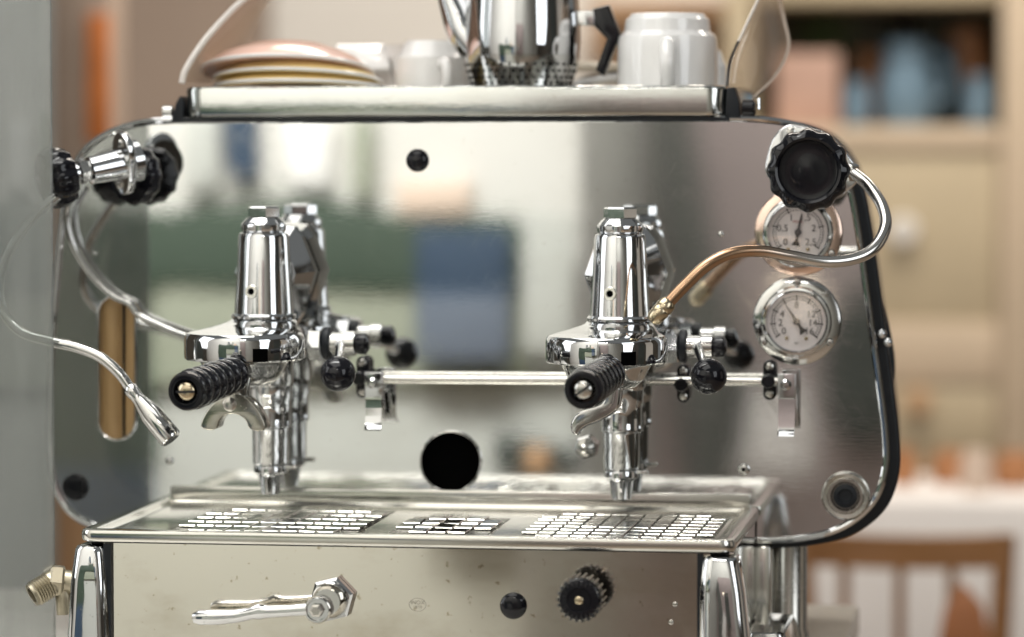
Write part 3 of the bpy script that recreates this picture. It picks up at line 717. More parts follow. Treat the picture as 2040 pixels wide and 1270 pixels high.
lathe('steam_tip', [(0.0048, -0.004), (0.0062, -0.002), (0.0062, 0.004), (0.0054, 0.006), (0.0060, 0.012), (0.0098, ln * 0.5), (0.0100, ln - 0.002), (0.0090, ln), (0.0070, ln - 0.001), (0.0, ln - 0.003)], lpath[-1], d, 'old_chrome', lp_o, seg=28)

tube('pipe_reflection', crom([P(*p) for p in ((150, 372, -0.020), (132, 425, -0.014), (146, 490, -0.012), (182, 548, -0.012), (222, 588, -0.012), (258, 606, -0.012), (276, 628, -0.012), (315, 648, -0.014), (372, 672, -0.02), (440, 690, -0.03), (525, 694, -0.036))], 6), 0.0031, 'old_chrome', em, seg=14)  # thin tube added in place of the steam pipe's reflection in the panel
# ---- drip tray
YF = -0.265
a, b_ = P(156, 1058, YF), P(1463, 1074, YF)
TX0, TX1, TZ = a.x, b_.x, (a.z + b_.z) / 2
hB = 26 * mpp(800, 1075, YF)
def rr3(off, z, y1=-0.001): return [Vector((x, y, z)) for x, y in rrect(TX0 + off, YF + off, TX1 - off, y1, 0.012 - off * 0.5, 5)]
rings = [rr3(0.004, TZ - hB), rr3(0.001, TZ - hB + 0.0008), rr3(0.0, TZ - hB + 0.003), rr3(0.0, TZ - 0.003), rr3(0.0008, TZ - 0.0008), rr3(0.003, TZ), rr3(0.010, TZ, -0.006), rr3(0.0118, TZ - 0.0012, -0.008), rr3(0.016, TZ - 0.0040, -0.012), rr3(0.018, TZ - 0.0045, -0.014)]
tray = loft('drip_tray', rings, 'tray_steel', em)
box('tray_lip', (TX0 + 0.012, -0.0055, TZ - 0.001), (TX1 - 0.008, -0.0015, P(900, 977, -0.0055).z), 'tray_steel', tray, 0.0012)
FZ = TZ - 0.0045
def gx(px): return P(px, 1058, YF).x
blocks = [(318, 690, 10, 6), (752, 952, 5, 4), (1018, 1410, 11, 8)]
for x0, x1, nc, nr in blocks:
    X0, X1 = gx(x0), gx(x1); y0, y1 = (-0.238, -0.045) if nr != 4 else (-0.225, -0.09)
    box('drain_well', (X0, y0, FZ + 0.0002), (X1, y1, FZ + 0.0006), 'dark_steel', tray)
    pc, pr_ = (X1 - X0) / nc, (y1 - y0) / nr
    hx, hy = pc * 0.455, pr_ * 0.43
    slat0 = None
    for i in range(nc):
        for j in range(nr):
            if (i in (0, nc - 1)) and j in (0, nr - 1): continue
            loc = Vector((X0 + pc * (i + 0.5), y0 + pr_ * (j + 0.5), FZ + 0.0018))
            if slat0 is None:
                V, Fc = box_vf((-hx, -hy, -0.0009), (hx, hy, 0.0009), 0.0007, 1)
                slat0 = mk('grate_slat', [v + loc for v in V], Fc, 'tray_steel', tray)
            else: copy_to(slat0, loc, tray).rotation_euler = (R(random.gauss(0, 0.5)), R(random.gauss(0, 0.8)), R(random.gauss(0, 0.5)))

# ---- base: front panel, sides, corner pillars
ZP = TZ - hB - 0.0006
YP = YF + 0.006
fp = box('front_panel', (TX0 + 0.020, YP, 0.012), (TX1 - 0.020, YP + 0.003, ZP), 'front_steel', em)
box('base_side', (TX1 - 0.0065, YF + 0.03, 0.012), (TX1 - 0.0035, -0.012, ZP), 'panel_steel', em)
box('base_side', (TX0 + 0.0035, YF + 0.03, 0.012), (TX0 + 0.0065, -0.012, ZP), 'panel_steel', em)
box('base_core', (TX0 + 0.008, YF + 0.012, 0.010), (TX1 - 0.008, -0.014, ZP - 0.0005), 'rubber', em)
for side in (0, 1):
    if side == 0: top, bot = (148, 207), (136, 217)
    else: top, bot = (1397, 1470), (1393, 1492)
    t0, t1 = P(top[0], 1093, YF).x, P(top[1], 1093, YF).x
    b0, b1 = P(bot[0], 1272, YF).x, P(bot[1], 1272, YF).x
    zt_, zb_ = ZP - 0.0016, P(800, 1272, YF).z
    rings = []
    def ring_at(z, off=0.0, dy=0.0):
        f = (zt_ - z) / (zt_ - zb_)
        x0 = t0 + (b0 - t0) * f + off; x1 = t1 + (b1 - t1) * f - off
        return [Vector((x, y, z)) for x, y in rrect(x0, YF - 0.004 - 0.004 * f + off, x1, YF + 0.034 - off, 0.0095, 6)]
    for z, off in ((zt_, 0.004), (zt_ - 0.0012, 0.0012), (zt_ - 0.004, 0.0), (zt_ - 0.03, -0.0012), (0.05, -0.0005), (0.02, 0.0), (0.004, 0.0), (0.0, 0.003)): rings.append(ring_at(z, off))
    pl = loft('corner_pillar', rings, 'chrome', em)
    # black gasket between pillar and panel
    xg = (t1 if side == 0 else t0)
    s = 1 if side == 0 else -1
    xx = sorted((xg - s * 0.001, xg + s * 0.0024))
    box('pillar_gasket', (min(xx[0], xx[0] + (0.004 if side == 0 else -0.001)), YF + 0.0015, 0.012), (xx[1] + (0.003 if side == 0 else 0.0), YF + 0.0058, ZP - 0.0005), 'rubber', em)
box('tray_gasket', (TX0 + 0.006, YF + 0.004, ZP), (TX1 - 0.006, YF + 0.02, ZP + 0.0006), 'rubber', em)
# rear leg and foot at the right
rx = P(1572, 1130, 0.06)
lathe('rear_leg', [(0.018, 0.0), (0.018, 0.006), (0.0165, 0.01), (0.0165, P(1572, 1075, 0.06).z + 0.01)], (rx.x, 0.06, 0), (0, 0, 1), 'dull_steel', em)
c1 = P(1535, 1235, -0.02)
ft = loft('foot_bracket', [[Vector((x, y, z)) for x, y in rrect(c1.x - 0.018 + o, -0.10 + o, c1.x + 0.020 - o, 0.03 - o, 0.008, 5)] for z, o in ((0.0, -0.004), (0.004, -0.003), (0.020, 0.0), (0.026, 0.002), (0.027, 0.005), (0.022, 0.008))], 'old_chrome', em)
box('underframe', (TX1 - 0.006, -0.0115, 0.012), (P(1545, 1130, 0.05).x, 0.05, P(1572, 1083, 0.0).z - 0.002), 'tray_steel', em, 0.002)
# inlet fitting at the left
i0 = P(128, 1158, -0.20); ia = Vector((-0.85, -0.45, -0.12)).normalized()
inl = hexprof('inlet_fitting', i0, Vector((-1, -0.25, 0.1)), 0.0140, 0.012, 'dull_brass', em)
tp = [(0.0105, 0.0)]
for q in range(7): tp += [(0.0115, 0.010 + q * 0.0024), (0.0103, 0.0112 + q * 0.0024)]
tp += [(0.010, 0.028), (0.007, 0.028), (0.007, 0.02), (0, 0.02)]
lathe('inlet_thread', tp, i0 + Vector((-0.004, 0, 0.002)), Vector((-0.7, -0.5, -0.45)), 'dull_brass', inl, seg=28)
tube('inlet_pipe', [i0 + Vector((0.012, 0.0, -0.002)), i0 + Vector((-0.001, 0, 0)), ], 0.010, 'dull_brass', inl)
tube('inlet_elbow', crom([i0 + Vector((-0.002, 0, -0.004)), i0 + Vector((0.0, -0.002, -0.014)), i0 + Vector((0.001, -0.002, -0.028))], 6), 0.007, 'dull_brass', inl)

# drain lever
kf = mpp(660, 1200, YP)
h0 = P(664, 1192, YP)
nut = hexprof('drain_valve', h0 + Vector((0, 0.0005, 0)), FRONT, kf * 46, 0.011, 'chrome', em, rot=0.25)
lathe('valve_washer', [(kf * 36, 0.0105), (kf * 36, 0.014), (kf * 30, 0.017), (kf * 26, 0.026)], h0, FRONT, 'old_chrome', nut)
cL = P(633, 1215, YP - 0.030)
hub = lathe('lever_hub', [(kf * 24, -0.007), (kf * 27, -0.005), (kf * 27, 0.003), (kf * 24, 0.005), (kf * 21, 0.005), (kf * 20, 0.003), (0, 0.003)], cL, FRONT, 'chrome', nut)
hexprof('lever_bolt', cL + Vector((0, -0.0028, 0)), FRONT, kf * 14, 0.006, 'dull_steel', nut, chamf=0.35)
LP = [(612, 1214, 13, 0.0), (575, 1217, 12, 0), (535, 1219, 13, 0), (518, 1218, 17, 0.001), (500, 1222, 13, 0.001), (470, 1228, 14, 0.001), (430, 1230, 16, 0.0), (398, 1230, 16, -0.001), (386, 1231, 11, -0.001), (383, 1231, 3, -0.001)]
pts = [P(a, b_, YP - 0.031 + dy) for a, b_, r, dy in LP]
tube('lever_handle', pts, [kf * r for _, _, r, _ in LP], 'chrome', nut, seg=24)
# plug, knurled knob, maker's stamp
plug(1023, 1207, 27, fp, 0.25, YP)
kk = mpp(1160, 1190, YP)
c = P(1169, 1181, YP)
kn = lathe('pump_knob', [(kk * 20, -0.001), (kk * 20, 0.023)], c, FRONT, 'rubber', em)
def serr(t, i): return 1 + 0.07 * (1 if math.cos(22 * t) > 0.2 else -0.3) if i in (1, 2) else 1
face = lathe('knurled_grip', [(kk * 38, 0.022), (kk * 42, 0.023), (kk * 42, 0.046), (kk * 38, 0.049), (kk * 24, 0.0492), (kk * 22, 0.0475), (0, 0.0475)], c, FRONT, 'bakelite', kn, seg=220, mod=serr, angle=50)
lathe('knob_pin', [(kk * 8, 0.047), (kk * 8, 0.0495), (kk * 5, 0.0502), (0, 0.0502)], c, FRONT, 'brass', kn, seg=20)
for q in range(22):
    t = 2 * math.pi * q / 22
    if math.sin(t) > -0.35:
        o_ = c + Vector((math.cos(t) * kk * 44.8, 0, math.sin(t) * kk * 44.8))
        tube('knurl_rib', [o_ + Vector((0, -0.0225, 0)), o_ + Vector((0, -0.0465, 0))], kk * 2.6, 'old_chrome', kn, seg=6)
c = P(832, 1205, YP); ring = [c + Vector((kf * 17 * math.cos(t), -0.0001, kf * 13 * math.sin(t))) for t in [2 * math.pi * i / 40 for i in range(40)]]
tube('maker_stamp', ring, 0.00028, 'engraving', fp, seg=6, closed=True)
text('stamp_text', 'INOX', kf * 11, c + Vector((0, -0.0001, kf * 4)), 'engraving', fp, depth=0.0001)
text('stamp_text', '18/10', kf * 8, c + Vector((0, -0.0001, -kf * 5)), 'engraving', fp, depth=0.0001)
for a, b_, r in ((1345, 1204, 5), (1337, 1240, 5)):
    lathe('screw', [(kf * r, -0.001), (kf * r, 0.001), (0, 0.002)], P(a, b_, YP), FRONT, 'dull_steel', fp, seg=14)

# ================================================================== PORTAFILTERS
def portafilter(bell, hA, hB_, label, double):
    pf = empty('portafilter', (bell.x, bell.y, bell.z - 0.02), label, 'portafilter', None)
    z0 = bell.z
    bowl = lathe('basket', [(0.0, -0.024), (0.014, -0.0235), (0.026, -0.020), (0.033, -0.013), (0.0365, -0.005), (0.0385, -0.0015), (0.0400, -0.0005), (0.0400, 0.003)], (bell.x, bell.y, z0), (0, 0, 1), 'old_chrome', pf, seg=56)
    A, B = P(*hA), P(*hB_)
    d = (B - A).normalized(); ln = (B - A).length
    tube('neck', [Vector((bell.x, bell.y - 0.030, z0 - 0.010)), A - d * 0.012, A + d * 0.003], [0.0105, 0.0085, 0.0080], 'old_chrome', pf, seg=20)
    pr = [(0.0, 0.0), (0.0105, 0.0), (0.0118, 0.002)]
    n = 6; L0, L1 = 0.006, ln - 0.010
    for q in range(n):
        for s in range(8):
            t = (q + s / 8) / n; h = L0 + (L1 - L0) * t
            base = 0.0128 + 0.0022 * t
            pr.append((base + 0.0024 * math.sin(math.pi * s / 8) ** 0.7, h))
    pr += [(0.0148, L1), (0.0160, L1 + 0.0015), (0.0162, ln - 0.004), (0.0152, ln - 0.001), (0.0125, ln), (0.0104, ln - 0.0005), (0.0098, ln - 0.006), (0.0, ln - 0.006)]
    hd = lathe('handle', pr, A, d, 'bakelite', pf, seg=56)
    lathe('handle_screw', [(0.0085, ln - 0.0062), (0.0085, ln - 0.003), (0.0070, ln - 0.0008), (0.004, ln + 0.0006), (0, ln + 0.001)], A, d, 'brass' if double else 'dull_steel', hd, seg=32)
    u, v, a = basis(d); ang = R(2) if double else R(35)
    e = (u * math.cos(ang) + v * math.sin(ang)); f = d.cross(e)
    c = A + d * (ln + 0.0004); V = []
    for s1, s2, s3 in ((-1, -1, -1), (1, -1, -1), (1, 1, -1), (-1, 1, -1), (-1, -1, 1), (1, -1, 1), (1, 1, 1), (-1, 1, 1)):
        V.append(c + e * (0.0078 * s1) + f * (0.0009 * s2) + d * (0.0009 * s3))
    mk('screw_slot', V, [(0, 1, 2, 3), (4, 5, 6, 7), (0, 1, 5, 4), (1, 2, 6, 5), (2, 3, 7, 6), (3, 0, 4, 7)], 'rubber', hd)
    return pf, z0
pf1, z0 = portafilter(groups[0][1], (472, 744, -0.188), (369, 781, -0.305), 'portafilter with forked double spout and brass-screwed black handle under the left group', True)
arch = [(400, 850), (408, 826), (426, 803), (446, 789), (463, 784), (482, 788), (503, 803), (520, 828), (528, 854), (512, 860), (496, 853), (491, 841), (480, 830), (463, 825), (446, 829), (436, 840), (432, 853), (417, 858)]
sp = pxplate('double_spout', [smooth2(arch, 3)], -0.172, 0.022, 0.0010, 'spout_metal', pf1)
lathe('spout_neck', [(0.0115, 0.0), (0.0120, 0.012), (0.014, 0.020)], Vector((P(470, 800, -0.160).x, -0.158, P(470, 792, -0.16).z)), (0, 0, 1), 'old_chrome', pf1)
lathe('spout_screw', [(0.0060, -0.001), (0.0060, 0.001), (0.004, 0.002), (0, 0.002)], P(458, 806, -0.1722), FRONT, 'dull_steel', sp, seg=24)
pf2, z0 = portafilter(groups[1][1], (1216, 742, -0.188), (1161, 778, -0.305), 'portafilter with single curved spout, black handle pointing at viewer, under the right group', False)
single = [(1208, 766), (1233, 764), (1234, 800), (1224, 822), (1192, 841), (1168, 850), (1154, 862), (1150, 868), (1139, 862), (1137, 846), (1148, 826), (1166, 816), (1190, 808), (1203, 798)]
sp = pxplate('curved_spout', [smooth2(single, 4)], -0.150, 0.020, 0.0018, 'old_chrome', pf2)
lathe('spout_neck', [(0.0115, 0.0), (0.0120, 0.014), (0.014, 0.022)], Vector((P(1220, 775, -0.140).x, -0.140, P(1220, 775, -0.14).z)), (0, 0, 1), 'old_chrome', pf2)

# ================================================================== CROCKERY ON THE RACK
def dish_prof(r, h):                     # upturned saucer: rim down, foot up
    return [(r * 0.985, 0.001), (r, 0.0), (r * 1.01, 0.0012), (r * 1.005, 0.0035), (r * 0.97, 0.0055), (r * 0.86, h * 0.52), (r * 0.72, h * 0.74), (r * 0.57, h * 0.90), (r * 0.53, h * 0.955), (r * 0.50, h), (r * 0.46, h), (r * 0.44, h * 0.95), (0, h * 0.94)]
def dish(label, px, py, y, r, h, mat, tilt=(0, 0), group=None, name='saucer'):
    O = P(px, py, y); ax = Vector((tilt[0], tilt[1], 1)).normalized()
    o = lathe(name, dish_prof(r, h), O, ax, mat, None, seg=64)
    return tag(o, label, 'saucer', group)
pl0 = P(580, 171, 0.10)
ZF = ZR
rp = 0.0775
def stack_dish(label, px, py, r, h, mat, tilt):
    ax_ = Vector((tilt[0], tilt[1], 1)).normalized(); O = P(px, py, 0.10)
    o = lathe('saucer', dish_prof(r, h), O, ax_, mat, None, seg=72)
    u, v, a = basis(ax_)
    tube('rim', [O + a * 0.0024 + (u * math.cos(t) + v * math.sin(t)) * (r * 1.0) for t in [2 * math.pi * i / 72 for i in range(72)]], 0.0017, 'china', o, seg=10, closed=True)
    return tag(o, label, 'saucer', 'upturned saucers stacked at the left of the rack')
stack_dish('lowest yellow upturned saucer of the left stack, almost hidden by the rack edge', 596, 180, 0.078, 0.020, 'china_yellow', (0.0, 0.07))
stack_dish('middle pale yellow upturned saucer of the left stack', 594, 166, 0.0775, 0.021, 'china_yellow', (0.01, 0.12))
stack_dish('top pink-tinted upturned saucer resting tilted on the left stack', 573, 148, 0.079, 0.0245, 'china_pink', (-0.01, 0.17))
sp0 = P(596, 180, 0.10)
o = lathe('bowl', [(0.03, 0.0), (0.034, 0.001), (0.05, sp0.z - ZF - 0.006), (0.048, sp0.z - ZF - 0.006), (0.03, 0.003), (0, 0.003)], (sp0.x, 0.10, ZF), (0, 0, 1), 'china', None, seg=40)
tag(o, 'white bowl carrying the stack of upturned saucers, hidden behind the rack edge', 'bowl')
def cup(label, px, py_top, y, r, h, parent=None, hang=-90, foot=0.72):
    zt_ = P(px, py_top, y).z; x = P(px, py_top, y).x
    t = empty('cup', (x, y, zt_ - h), label, 'cup', 'white cups upside down on the rack')
    pr = [(r * 0.86, 0.0), (r * 0.95, h * 0.01), (r * 0.99, h * 0.03), (r, h * 0.3), (r * 0.995, h * 0.66), (r * 0.97, h * 0.74), (r * 0.86, h * 0.80), (r * foot * 1.1, h * 0.93), (r * foot, h * 0.97), (r * foot * 0.96, h), (r * foot * 0.86, h), (r * foot * 0.82, h * 0.97), (0, h * 0.96)]
    lathe('body', pr, (x, y, zt_ - h), (0, 0, 1), 'china', t, seg=64)
    a = R(hang); n = Vector((math.cos(a), math.sin(a), 0)); b0 = Vector((x, y, zt_ - h))
    pts = crom([b0 + n * (r * 0.93) + Vector((0, 0, h * 0.62)), b0 + n * (r * 1.28) + Vector((0, 0, h * 0.62)), b0 + n * (r * 1.5) + Vector((0, 0, h * 0.42)), b0 + n * (r * 1.32) + Vector((0, 0, h * 0.18)), b0 + n * (r * 0.93) + Vector((0, 0, h * 0.12))], 6)
    tube('handle', pts, r * 0.155, 'china', t, seg=14)
    return t
ch = P(1330, 30, 0.085).z - ZF
cup('large white cup upside down at the right of the rack, handle to the front', 1330, 28, 0.085, 100 * mpp(1330, 100, 0.085), ch, hang=-84, foot=0.76)
cup('small white cup upside down between the saucers and the steel pot', 858, 82, 0.15, 72 * mpp(858, 120, 0.15), P(858, 82, 0.15).z - ZF, hang=-62, foot=0.7)
cup('white cup mostly hidden behind the large upturned cup', 1402, 100, 0.20, 46 * mpp(1402, 120, 0.2), P(1402, 100, 0.2).z - ZF, hang=60)
# a square white dish leaning, and plates further back
def lean(name, label, cat, c, ux, uy, hx, hy, t, mat):
    u = Vector(ux).normalized(); v = Vector(uy); v = (v - u * v.dot(u)).normalized()
    lp = rrect(-hx, -hy, hx, hy, 0.004, 3)
    o = plate(name, [lp], t, 0.0012, c, mat, None, U=u, V_=v)
    return tag(o, label, cat)
c0_ = P(722, 112, 0.20)
lean('square_dish', 'white square dish leaning behind the upturned saucers', 'dish', c0_, (1, 0.3, 0.02), (-0.9, 1.2, 0.75), 0.024, 0.026, 0.005, 'china')
box('tray_stand', (c0_.x - 0.05, 0.205, ZF), (c0_.x + 0.085, 0.27, c0_.z + 0.004), 'china', None, 0.003)
tag(bpy.data.objects['tray_stand'], 'low white box at the back of the rack behind the small cup', 'box'); bpy.data.objects['tray_stand'].name = 'storage_box'
zq = P(900, 92, 0.24)
stk = lathe('plate', [(0.03, 0), (0.05, 0.002), (0.062, zq.z - ZF - 0.004), (0.064, zq.z - ZF), (0.060, zq.z - ZF), (0.03, zq.z - ZF - 0.006), (0, zq.z - ZF - 0.006)], (P(890, 92, 0.235).x, 0.235, ZF), (0, 0, 1), 'china', None, seg=48)
tag(stk, 'deep cream bowl behind the small cup, only its rim showing', 'bowl')
for i, (pxx, tl, lab) in enumerate(((1180, 0.20, 'lowest cream saucer leaning behind the steel pot handle'), (1196, -0.16, 'middle cream saucer leaning behind the steel pot handle'), (1186, 0.02, 'uppermost cream saucer behind the steel pot handle'))):
    r_ = 0.034
    o = lathe('small_saucer', dish_prof(r_, 0.009), (P(pxx, 150, 0.2).x, 0.2, ZF + 0.008 + i * 0.0115), Vector((tl, 0, 1)).normalized(), 'china_cream' if i != 1 else 'china', None, seg=48)
    tag(o, lab, 'saucer', 'cream saucers behind the pot')

# steel pot with spout and black handle
Yp = 0.085
pc = P(1040, 100, Yp); kp = mpp(1040, 100, Yp)
pot = empty('milk_pot', (pc.x, Yp, ZF), 'chrome pot with spout at left and angular black handle standing on the rack', 'pot')
zz_ = lambda py: P(1040, py, Yp).z
prf = [(0, ZF), (kp * 84, ZF), (kp * 92, ZF + 0.002), (kp * 98, zz_(168)), (kp * 108, zz_(140)), (kp * 114, zz_(112)), (kp * 116.5, zz_(85)), (kp * 116, zz_(50)), (kp * 113, zz_(0)), (kp * 108, zz_(-60)), (kp * 100, zz_(-110)), (kp * 96, zz_(-120)), (kp * 94, zz_(-118)), (kp * 98, zz_(-80)), (kp * 90, zz_(-80)), (0, zz_(-78))]
body = lathe('body', prf, (pc.x, Yp, 0), (0, 0, 1), 'chrome', pot, seg=96)
# band round the foot, its black dots imitating tray holes reflected in the pot
sk = lathe('reflection_band', [(kp * 95, ZF + 0.0005), (kp * 100.5, zz_(170)), (kp * 109.5, zz_(140)), (kp * 114.5, zz_(118)), (kp * 115.5, zz_(112))], (pc.x, Yp, 0), (0, 0, 1), 'old_chrome', pot, seg=96, caps=False)
hv = None
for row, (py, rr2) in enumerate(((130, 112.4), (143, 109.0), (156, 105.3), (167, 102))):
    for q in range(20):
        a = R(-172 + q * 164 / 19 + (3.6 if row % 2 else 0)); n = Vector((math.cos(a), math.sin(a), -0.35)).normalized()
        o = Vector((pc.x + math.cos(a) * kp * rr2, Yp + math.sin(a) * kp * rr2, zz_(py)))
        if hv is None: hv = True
        lathe('reflected_dot', [(kp * (2.9 - 0.5 * (row == 0)), -0.001), (kp * 2.7, 0.0006), (0, 0.0006)], o, n, 'black_hole', sk, seg=8)
s0 = [P(a, b_, Yp - 0.005) for a, b_ in ((950, 88), (925, 60), (908, 20), (893, -20), (880, -70))]
tube('spout', crom(s0, 6), [0.020 - 0.012 * (i / 24) for i in range(25)], 'chrome', pot, seg=20)
pxplate('handle_bracket', [[(1148, 22), (1184, 22), (1184, 52), (1148, 50)]], Yp - 0.008, 0.016, 0.001, 'chrome', pot)
pxplate('handle', [[(1180, 18), (1212, 10), (1236, 70), (1226, 92), (1202, 152), (1186, 140), (1208, 78), (1186, 55), (1180, 50)]], Yp - 0.006, 0.018, 0.002, 'bakelite', pot)
tube('seam', [P(1139, 112, Yp - 0.014), P(1138, 60, Yp - 0.014), P(1136, -20, Yp - 0.014)], 0.0022, 'old_chrome', pot, seg=8)

# pendant bulbs of the serving side, mirrored in the gauge glass
for a, b_, d_ in ((1573, 586, 3.0), (1603, 612, 3.2), (1612, 604, 2.8), (1590, 622, 3.1)):
    l = bpy.data.lights.new('pendant_bulb', 'POINT'); l.energy = 0.03; l.shadow_soft_size = 0.016; l.color = (1.0, 0.82, 0.6)
    o = bpy.data.objects.new('pendant_bulb', l); C.objects.link(o); o.location = MIR(a, b_, d_)
# ================================================================== GLASS SCREEN AT THE LEFT, IN FRONT
YG = -0.165
e0 = P(104, 640, YG)
gs = plate('glass_screen', [rrect(e0.x - 0.40, 0.0, e0.x, 0.80, 0.004, 3)], 0.006, 0.0012, (0, YG, 0.0005), 'screen_glass', None)
tag(gs, 'smoky upright glass screen at the left edge, in front of the machine', 'glass screen')

# ================================================================== BACKGROUND ROOM
YC = 3.3
cb = empty('shelf_cabinet', (P(1800, 500, YC).x, YC, -0.92), 'beige painted cabinet with open dark shelf and drawer, out of focus at right', 'cabinet')
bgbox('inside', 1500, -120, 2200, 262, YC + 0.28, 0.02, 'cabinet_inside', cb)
bgbox('shelf_board', 1500, 252, 1992, 300, YC - 0.01, 0.29, 'beige_paint_light', cb, 0.006)
bgbox('top_rail', 1500, -40, 1992, 8, YC - 0.005, 0.28, 'beige_paint', cb, 0.006)
bgbox('side_post', 1990, -300, 2075, 930, YC - 0.02, 0.33, 'beige_paint_light', cb, 0.006)
bgbox('side_post', 1440, -300, 1500, 930, YC - 0.02, 0.33, 'beige_paint', cb, 0.006)
dr = bgbox('drawer_front', 1500, 302, 1990, 640, YC, 0.03, 'beige_paint', cb, 0.006)
bgbox('cross_rail', 1500, 642, 1990, 760, YC - 0.006, 0.03, 'beige_paint_light', cb, 0.004)
bgbox('lower_drawer', 1500, 764, 1990, 900, YC, 0.03, 'beige_paint', cb, 0.006)
a_ = P(1500, 902, YC); b2 = P(1990, 902, YC)
box('plinth', (a_.x, YC, -0.92), (b2.x, YC + 0.3, a_.z), 'beige_paint', cb)
kn_ = mpp(1800, 460, YC)
lathe('drawer_knob', [(kn_ * 18, 0), (kn_ * 22, 0.012), (kn_ * 30, 0.024), (kn_ * 24, 0.034), (0, 0.036)], P(1800, 460, YC), FRONT, 'white_knob', dr)
lathe('drawer_knob', [(kn_ * 18, 0), (kn_ * 22, 0.012), (kn_ * 26, 0.024), (kn_ * 20, 0.034), (0, 0.036)], P(1830, 800, YC), FRONT, 'shelf_wood', bpy.data.objects['lower_drawer'])
def jug(label, px, bot, top, hw, y, mat, handle=True):
    kk = mpp(px, bot, y); O = P(px, bot, y); h = (bot - top) * kk; r = hw * kk
    t = empty('jug', O, label, 'jug', 'blue jugs on the dark shelf')
    lathe('body', [(0, 0), (r * 0.8, 0), (r, h * 0.25), (r * 0.95, h * 0.55), (r * 0.7, h * 0.8), (r * 0.8, h), (r * 0.7, h), (r * 0.6, h * 0.8), (0, h * 0.3)], O, (0, 0, 1), mat, t, seg=32)
    if handle: tube('handle', crom([O + Vector((r * 0.75, 0, h * 0.85)), O + Vector((r * 1.4, 0, h * 0.75)), O + Vector((r * 1.4, 0, h * 0.4)), O + Vector((r * 0.9, 0, h * 0.3))], 5), r * 0.14, mat, t, seg=8)
jug('large pale blue jug in the middle of the dark shelf', 1805, 251, 85, 58, YC + 0.10, 'blue_enamel')
jug('dark blue jug just right of the pale one on the shelf', 1878, 251, 95, 46, YC + 0.16, 'dark_blue_enamel', False)
jug('small blue jug left of the large one on the shelf', 1706, 251, 160, 28, YC + 0.06, 'blue_enamel', False)
jug('small grey-blue jug beside the right post of the shelf', 1950, 251, 150, 28, YC + 0.06, 'blue_enamel', False)
kk = mpp(1800, 200, YC)
O = P(1800, 251, YC + 0.22)
bt = lathe('bottle', [(0, 0), (kk * 40, 0), (kk * 40, kk * 150), (kk * 22, kk * 200), (kk * 20, kk * 290), (0, kk * 290)], O, (0, 0, 1), 'dark_glass', None, seg=24)
tag(bt, 'dark bottle standing behind the pale blue jug', 'bottle')
jug('tall brown jar at the back right of the dark shelf', 1925, 251, 62, 44, YC + 0.2, 'table_clutter', False)
jug('brown jar at the back left of the dark shelf behind the small jug', 1735, 251, 105, 40, YC + 0.2, 'table_clutter', False)
cd_ = bgbox('card_panel', 1545, 105, 1672, 252, YC + 0.03, 0.02, 'pink_card', None, 0.003)
tag(cd_, 'pink card standing at the left of the dark shelf', 'card')
pl_ = empty('leafy_sprig', P(1640, 251, YC + 0.15), 'green sprig behind the pink card on the dark shelf', 'plant')
V = []; Fc = []
for i in range(60):
    c = P(1640, 70, YC + 0.15) + Vector((random.gauss(0, 0.022), random.gauss(0, 0.015), random.gauss(0, 0.022))); u = Vector((random.gauss(0, 1), random.gauss(0, 1), random.gauss(0, 1))).normalized() * 0.014
    v = u.orthogonal().normalized() * 0.006; j = len(V); V += [c - u, c + v, c + u, c - v]; Fc.append((j, j + 1, j + 2, j + 3))
tag(mk('foliage', V, Fc, 'leaf', pl_), kind='stuff')
tube('stem', [P(1640, 251, YC + 0.15), P(1638, 160, YC + 0.15), P(1640, 80, YC + 0.15)], 0.004, 'leaf', pl_, seg=6)
# table with white cloth behind, things on it
YT = 2.6
ta, tb = P(1500, 975, YT), P(2400, 975, YT)
tbl = empty('dining_table', (P(1850, 970, YT).x, YT, -0.92), 'table under a white cloth, blurred at the right behind the machine', 'table')
ztab = P(1800, 968, YT).z
box('tablecloth', (ta.x, YT - 0.22, -0.55), (tb.x, YT + 0.22, ztab), 'linen', tbl, 0.012)
for sx in (ta.x + 0.08, tb.x - 0.08):
    box('leg', (sx - 0.03, YT - 0.03, -0.92), (sx + 0.03, YT + 0.03, -0.54), 'chair_wood', tbl)
def pot_thing(name, label, cat, px, w_, h_, mat, y=YT):
    kk = mpp(px, 960, y); O = Vector((P(px, 960, y).x, y, ztab)); r = kk * w_; h = kk * h_
    o = lathe(name, [(0, 0), (r * 0.8, 0), (r, h * 0.35), (r * 0.9, h * 0.75), (r * 0.7, h), (r * 0.6, h), (0, h * 0.6)], O, (0, 0, 1), mat, None, seg=28)
    tag(o, label, cat)
pot_thing('basket', 'brown basket on the white table beside the machine edge', 'basket', 1800, 30, 75, 'table_clutter')
pot_thing('bowl', 'rust-coloured bowl in the middle of the white table', 'bowl', 1890, 40, 65, 'table_clutter', YT + 0.05)
pot_thing('vase', 'pale pink vase on the white table', 'vase', 1945, 34, 85, 'peach_paint', YT - 0.1)
pot_thing('bread_loaf', 'brown loaf at the far right of the white table', 'bread', 2020, 46, 70, 'table_clutter')
